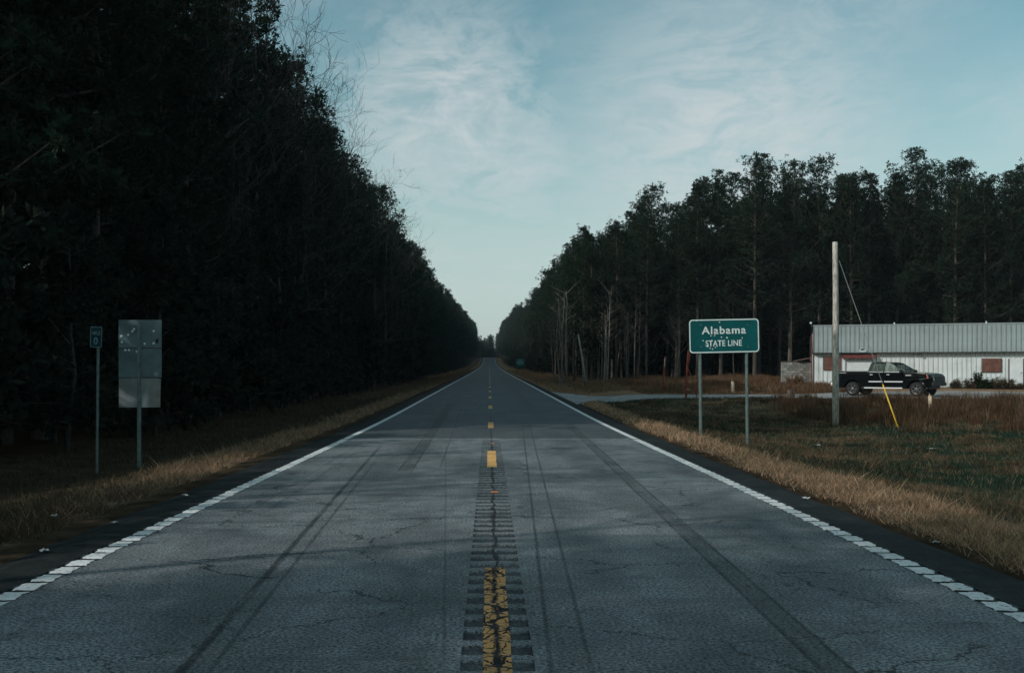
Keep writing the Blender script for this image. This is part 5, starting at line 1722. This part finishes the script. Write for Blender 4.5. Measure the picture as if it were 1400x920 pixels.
# bed opening
b = MB(); b.box(-1.08 + XO, .82 + XO, -.78, .78, 1.385, 1.424); b.build('bed_cover', M_PLAS, t)
for sg_ in (-1, 1):
    ysd = lambda z: sg_ * W2 * (1 - .035 * max(0, (z - .95)) - .03 * max(0, .8 - z))
    for (xa, xb) in ((.96, 1.83), (1.87, 2.98)):
        b = MB(); pts = [(xa, .58), (xa, 1.345), (xb, 1.345), (xb, .58)]
        if xa < 1: pts = [(xa + .0, .80), (xa, 1.345), (xb, 1.345), (xb, .58), (xa + .18, .58)]
        k = len(pts)
        vs = [(x + XO, ysd(z) + sg_ * .008, z) for x, z in pts] + [(x + XO, ysd(z) - sg_ * .02, z) for x, z in pts]
        b.add(vs, [tuple(range(k)), tuple(reversed(range(k, 2 * k)))] + [(i_, k + i_, k + (i_ + 1) % k, (i_ + 1) % k) for i_ in range(k)])
        dr = b.build('door', M_BLK, t, .006)
        b = MB(); hx_ = xa + .16 if xa > 1.5 else xa + .10
        b.box(hx_ + XO, hx_ + .17 + XO, ysd(1.22) + sg_ * .012, ysd(1.22) + sg_ * .038, 1.20, 1.235); b.build('handle', M_CHR, dr, .006)
        b = MB(); b.box(xa + XO + .03, xb + XO - .03, ysd(.82) + sg_ * .006, ysd(.82) + sg_ * .022, .79, .86); b.build('chrome_strip', M_CHR, dr)
        b = MB(); b.box(xa + XO + .02, xb + XO - (.02 if xa < 1.5 else .15), sg_ * (side_y(1.36) - .02), sg_ * (side_y(1.36) + .022), 1.352, 1.385); b.build('sill_trim', M_CHR, dr)
    b = MB(); b.box(.75 + XO, 2.95 + XO, ysd(.5) - sg_ * .06, ysd(.5) + sg_ * .10, .43, .49); rbd = b.build('running_board', M_CHR, t, .01)
    # wheel arch lips
    for ax in (0, 3.69):
        b = MB(); pts = arc(ax + XO, .42, .525, 8, 172, 16); pts2 = arc(ax + XO, .42, .575, 8, 172, 16); k = len(pts)
        vs = [(x, ysd(.8) + sg_ * .012, z) for x, z in pts] + [(x, ysd(.8) + sg_ * .004, z) for x, z in pts2]
        b.add(vs, [(i_, i_ + 1, k + i_ + 1, k + i_) for i_ in range(k - 1)]); b.build('wheel_arch_lip', M_BLK, t)
    # wheels
    for ax in (0, 3.69):
        wh = bpy.data.objects.new('wheel', None); COL.objects.link(wh); wh.parent = t; wh.location = (ax + XO, sg_ * .835, .405); wh.rotation_euler = (0, R(rb.uniform(0, 60)), 0)
        b = MB(); hw = .135
        b.lathe([(.255, -hw + .01), (.30, -hw), (.375, -hw + .015), (.402, -hw + .05), (.405, 0), (.402, hw - .05), (.375, hw - .015), (.30, hw), (.255, hw - .01), (.25, 0), (.255, -hw + .01)], 28, 'y'); b.build('tyre', M_TYRE, wh)
        b = MB(); s_ = sg_
        b.lathe([(.262, s_ * (hw - .004)), (.245, s_ * (hw - .002)), (.235, s_ * (hw - .03)), (.23, s_ * .0), (.255, -s_ * (hw - .02))], 28, 'y')
        b.lathe([(0.0, s_ * (hw - .02)), (.06, s_ * (hw - .02)), (.072, s_ * (hw - .045)), (.07, 0)], 14, 'y')
        for q_ in range(6):
            a = q_ * math.pi / 3
            c_ = Vector((math.cos(a), 0, math.sin(a))); s2 = Vector((-math.sin(a), 0, math.cos(a)))
            b.obox(c_ * .15 + Vector((0, s_ * (hw - .045), 0)), c_ * .095, Vector((0, .014, 0)), s2 * .026)
        b.build('rim', M_RIM, wh)
        b = MB(); b.lathe([(0, 0), (.225, 0.001)], 20, 'y'); b.v = [(x, y_ + s_ * .03, z) for x, y_, z in b.v]; b.build('brake_disc', M_PLAS, wh)
    # lamps
    b = MB(); b.add([(4.22 + XO, ysd(1.1) + sg_ * .006 - sg_ * .045, 1.24), (4.50 + XO, sg_ * .80, 1.20), (4.555 + XO, sg_ * .78, .98), (4.30 + XO, ysd(1.0) - sg_ * .045, 1.0),
                     (4.22 + XO, sg_ * .80, 1.24), (4.40 + XO, sg_ * .60, 1.20), (4.575 + XO, sg_ * .60, 1.0), (4.30 + XO, sg_ * .8, 1.0)], [(0, 1, 2, 3), (1, 5, 6, 2), (0, 4, 5, 1), (3, 2, 6, 7), (0, 3, 7, 4)]); hl = b.build('headlight', M_LAMPW, t)
    b = MB(); b.box(4.26 + XO, 4.32 + XO, ysd(1.1) - sg_ * .06, ysd(1.1) - sg_ * .022, 1.02, 1.20); b.build('side_marker', M_AMB, hl)
    b = MB(); b.box(-1.215 + XO, -1.02 + XO, ysd(1.2) - sg_ * .12, ysd(1.2) + sg_ * .008, 1.02, 1.33); b.build('taillight', M_LAMPR, t, .02)
    b = MB(); b.obox((2.86 + XO, sg_ * 1.06, 1.40), (.05, 0, 0), (0, .11, 0), (0, 0, .10)); mr = b.build('mirror', M_PLAS, t, .03)
    b = MB(); b.box(2.84 + XO, 2.90 + XO, sg_ * .90, sg_ * 1.0, 1.36, 1.40); b.build('mirror_arm', M_PLAS, mr)
    b = MB(); b.box(3.10 + XO, 3.42 + XO, ysd(1.1) + sg_ * .000, ysd(1.1) + sg_ * .014, 1.16, 1.21); b.build('fender_badge', M_CHR, t)
    b = MB(); b.box(-.78 + XO, -.35 + XO, ysd(1.32) + sg_ * .000, ysd(1.32) + sg_ * .010, 1.30, 1.335); b.build('bed_decal', mat('grey_decal', (.35, .37, .38), .5), t)
b = MB(); b.box(4.50 + XO, 4.64 + XO, -.92, .92, .58, .80); b.build('front_bumper', M_PLAS, t, .04)
b = MB(); b.box(4.535 + XO, 4.60 + XO, -.62, .62, .82, 1.16); gr_ = b.build('grille', M_PLAS, t, .02)
for zz in (.89, .98, 1.07):
    b = MB(); b.box(4.595 + XO, 4.612 + XO, -.58, .58, zz, zz + .025); b.build('grille_bar', M_DARKM, gr_)
b = MB(); b.box(-1.34 + XO, -1.16 + XO, -.92, .92, .56, .74); b.build('rear_bumper', M_CHR, t, .03)
b = MB(); b.box(-1.222 + XO, -1.19 + XO, -.72, .72, .82, 1.36); b.build('tailgate', M_BLK, t, .01)
b = MB(); b.box(-1.0 + XO, 4.35 + XO, -.70, .70, .42, .70); b.build('underbody', M_PLAS, t)

# ------------------------------------------------------------------ litter on the shoulders
M_PAPER = mat('white_paper', (.48, .50, .49), .8)
rl = random.Random(4)
for (xp, yp, s_, lab) in [(60, 752, .07, 'crumpled white litter scrap on the dark shoulder before the mile marker'), (74, 711, .06, 'tiny white litter scrap in the dry grass below the mile marker'),
                          (157, 714, .05, 'flat white litter scrap on the shoulder nearest the three-panel sign back'), (254, 677, .06, 'white paper scrap beside the dry grass on the mile marker side'),
                          (1102, 681, .07, 'tiny white litter scrap at the pavement edge below the state line sign'), (1281, 741, .05, 'small white pebble of litter under the dry grass strip'),
                          (1118, 611, .10, 'pale scrap lying in the green field grass below the utility pole'), (1275, 616, .14, 'broken pale stick lying in the field below the sedge')]:
    side = -1 if xp < 669 else 1
    Yd = 2204.8 / (yp - 509.0)
    for _ in range(12):
        X = px(xp, Yd); zz = float(zr(Yd)) if abs(X) < 4.2 else g(X, Yd)
        Yd = (CAM_H - zz - .02) * 1361 / (yp - 509.0)
    X = px(xp, Yd); zz = max(g(X, Yd), float(zr(Yd)) - (.0 if abs(X) < 4.2 else 9)) + .006
    b = MB(); k = 5; vs = []; fs = []
    for i_ in range(k):
        for j_ in range(k):
            vs.append(((i_ / (k - 1) - .5) * s_ * 1.6 + rl.uniform(-.1, .1) * s_, (j_ / (k - 1) - .5) * s_ + rl.uniform(-.1, .1) * s_, rl.uniform(0, .35) * s_ + .01))
    for i_ in range(k - 1):
        for j_ in range(k - 1): fs.append((i_ * k + j_, (i_ + 1) * k + j_, (i_ + 1) * k + j_ + 1, i_ * k + j_ + 1))
    b.add(vs, fs); o = b.build('litter_scrap', M_PAPER if yp > 620 else mat('dull_scrap', (.38, .37, .34), .9)); o.location = (X, Yd, zz + (.0 if abs(X) < 4.3 else .05)); o.rotation_euler = (0, 0, rl.uniform(0, 3))
    tag(o, lab, 'litter')

# ------------------------------------------------------------------ thin air between the woods
hz = bpy.data.materials.new('thin_haze'); hz.use_nodes = True
ht = hz.node_tree; ht.nodes.clear()
pv = nd(ht, 'ShaderNodeVolumePrincipled', {'Color': (0.80, 0.92, 1.0, 1.0), 'Density': 0.00016, 'Anisotropy': 0.0})
ho = nd(ht, 'ShaderNodeOutputMaterial'); ht.links.new(pv.outputs[0], ho.inputs['Volume'])
b = MB(); b.box(-2600, 2600, -2600, 3100, -4.0, 45.0)
tag(b.build('haze', hz), 'thin pale air haze filling the whole scene', kind='stuff')
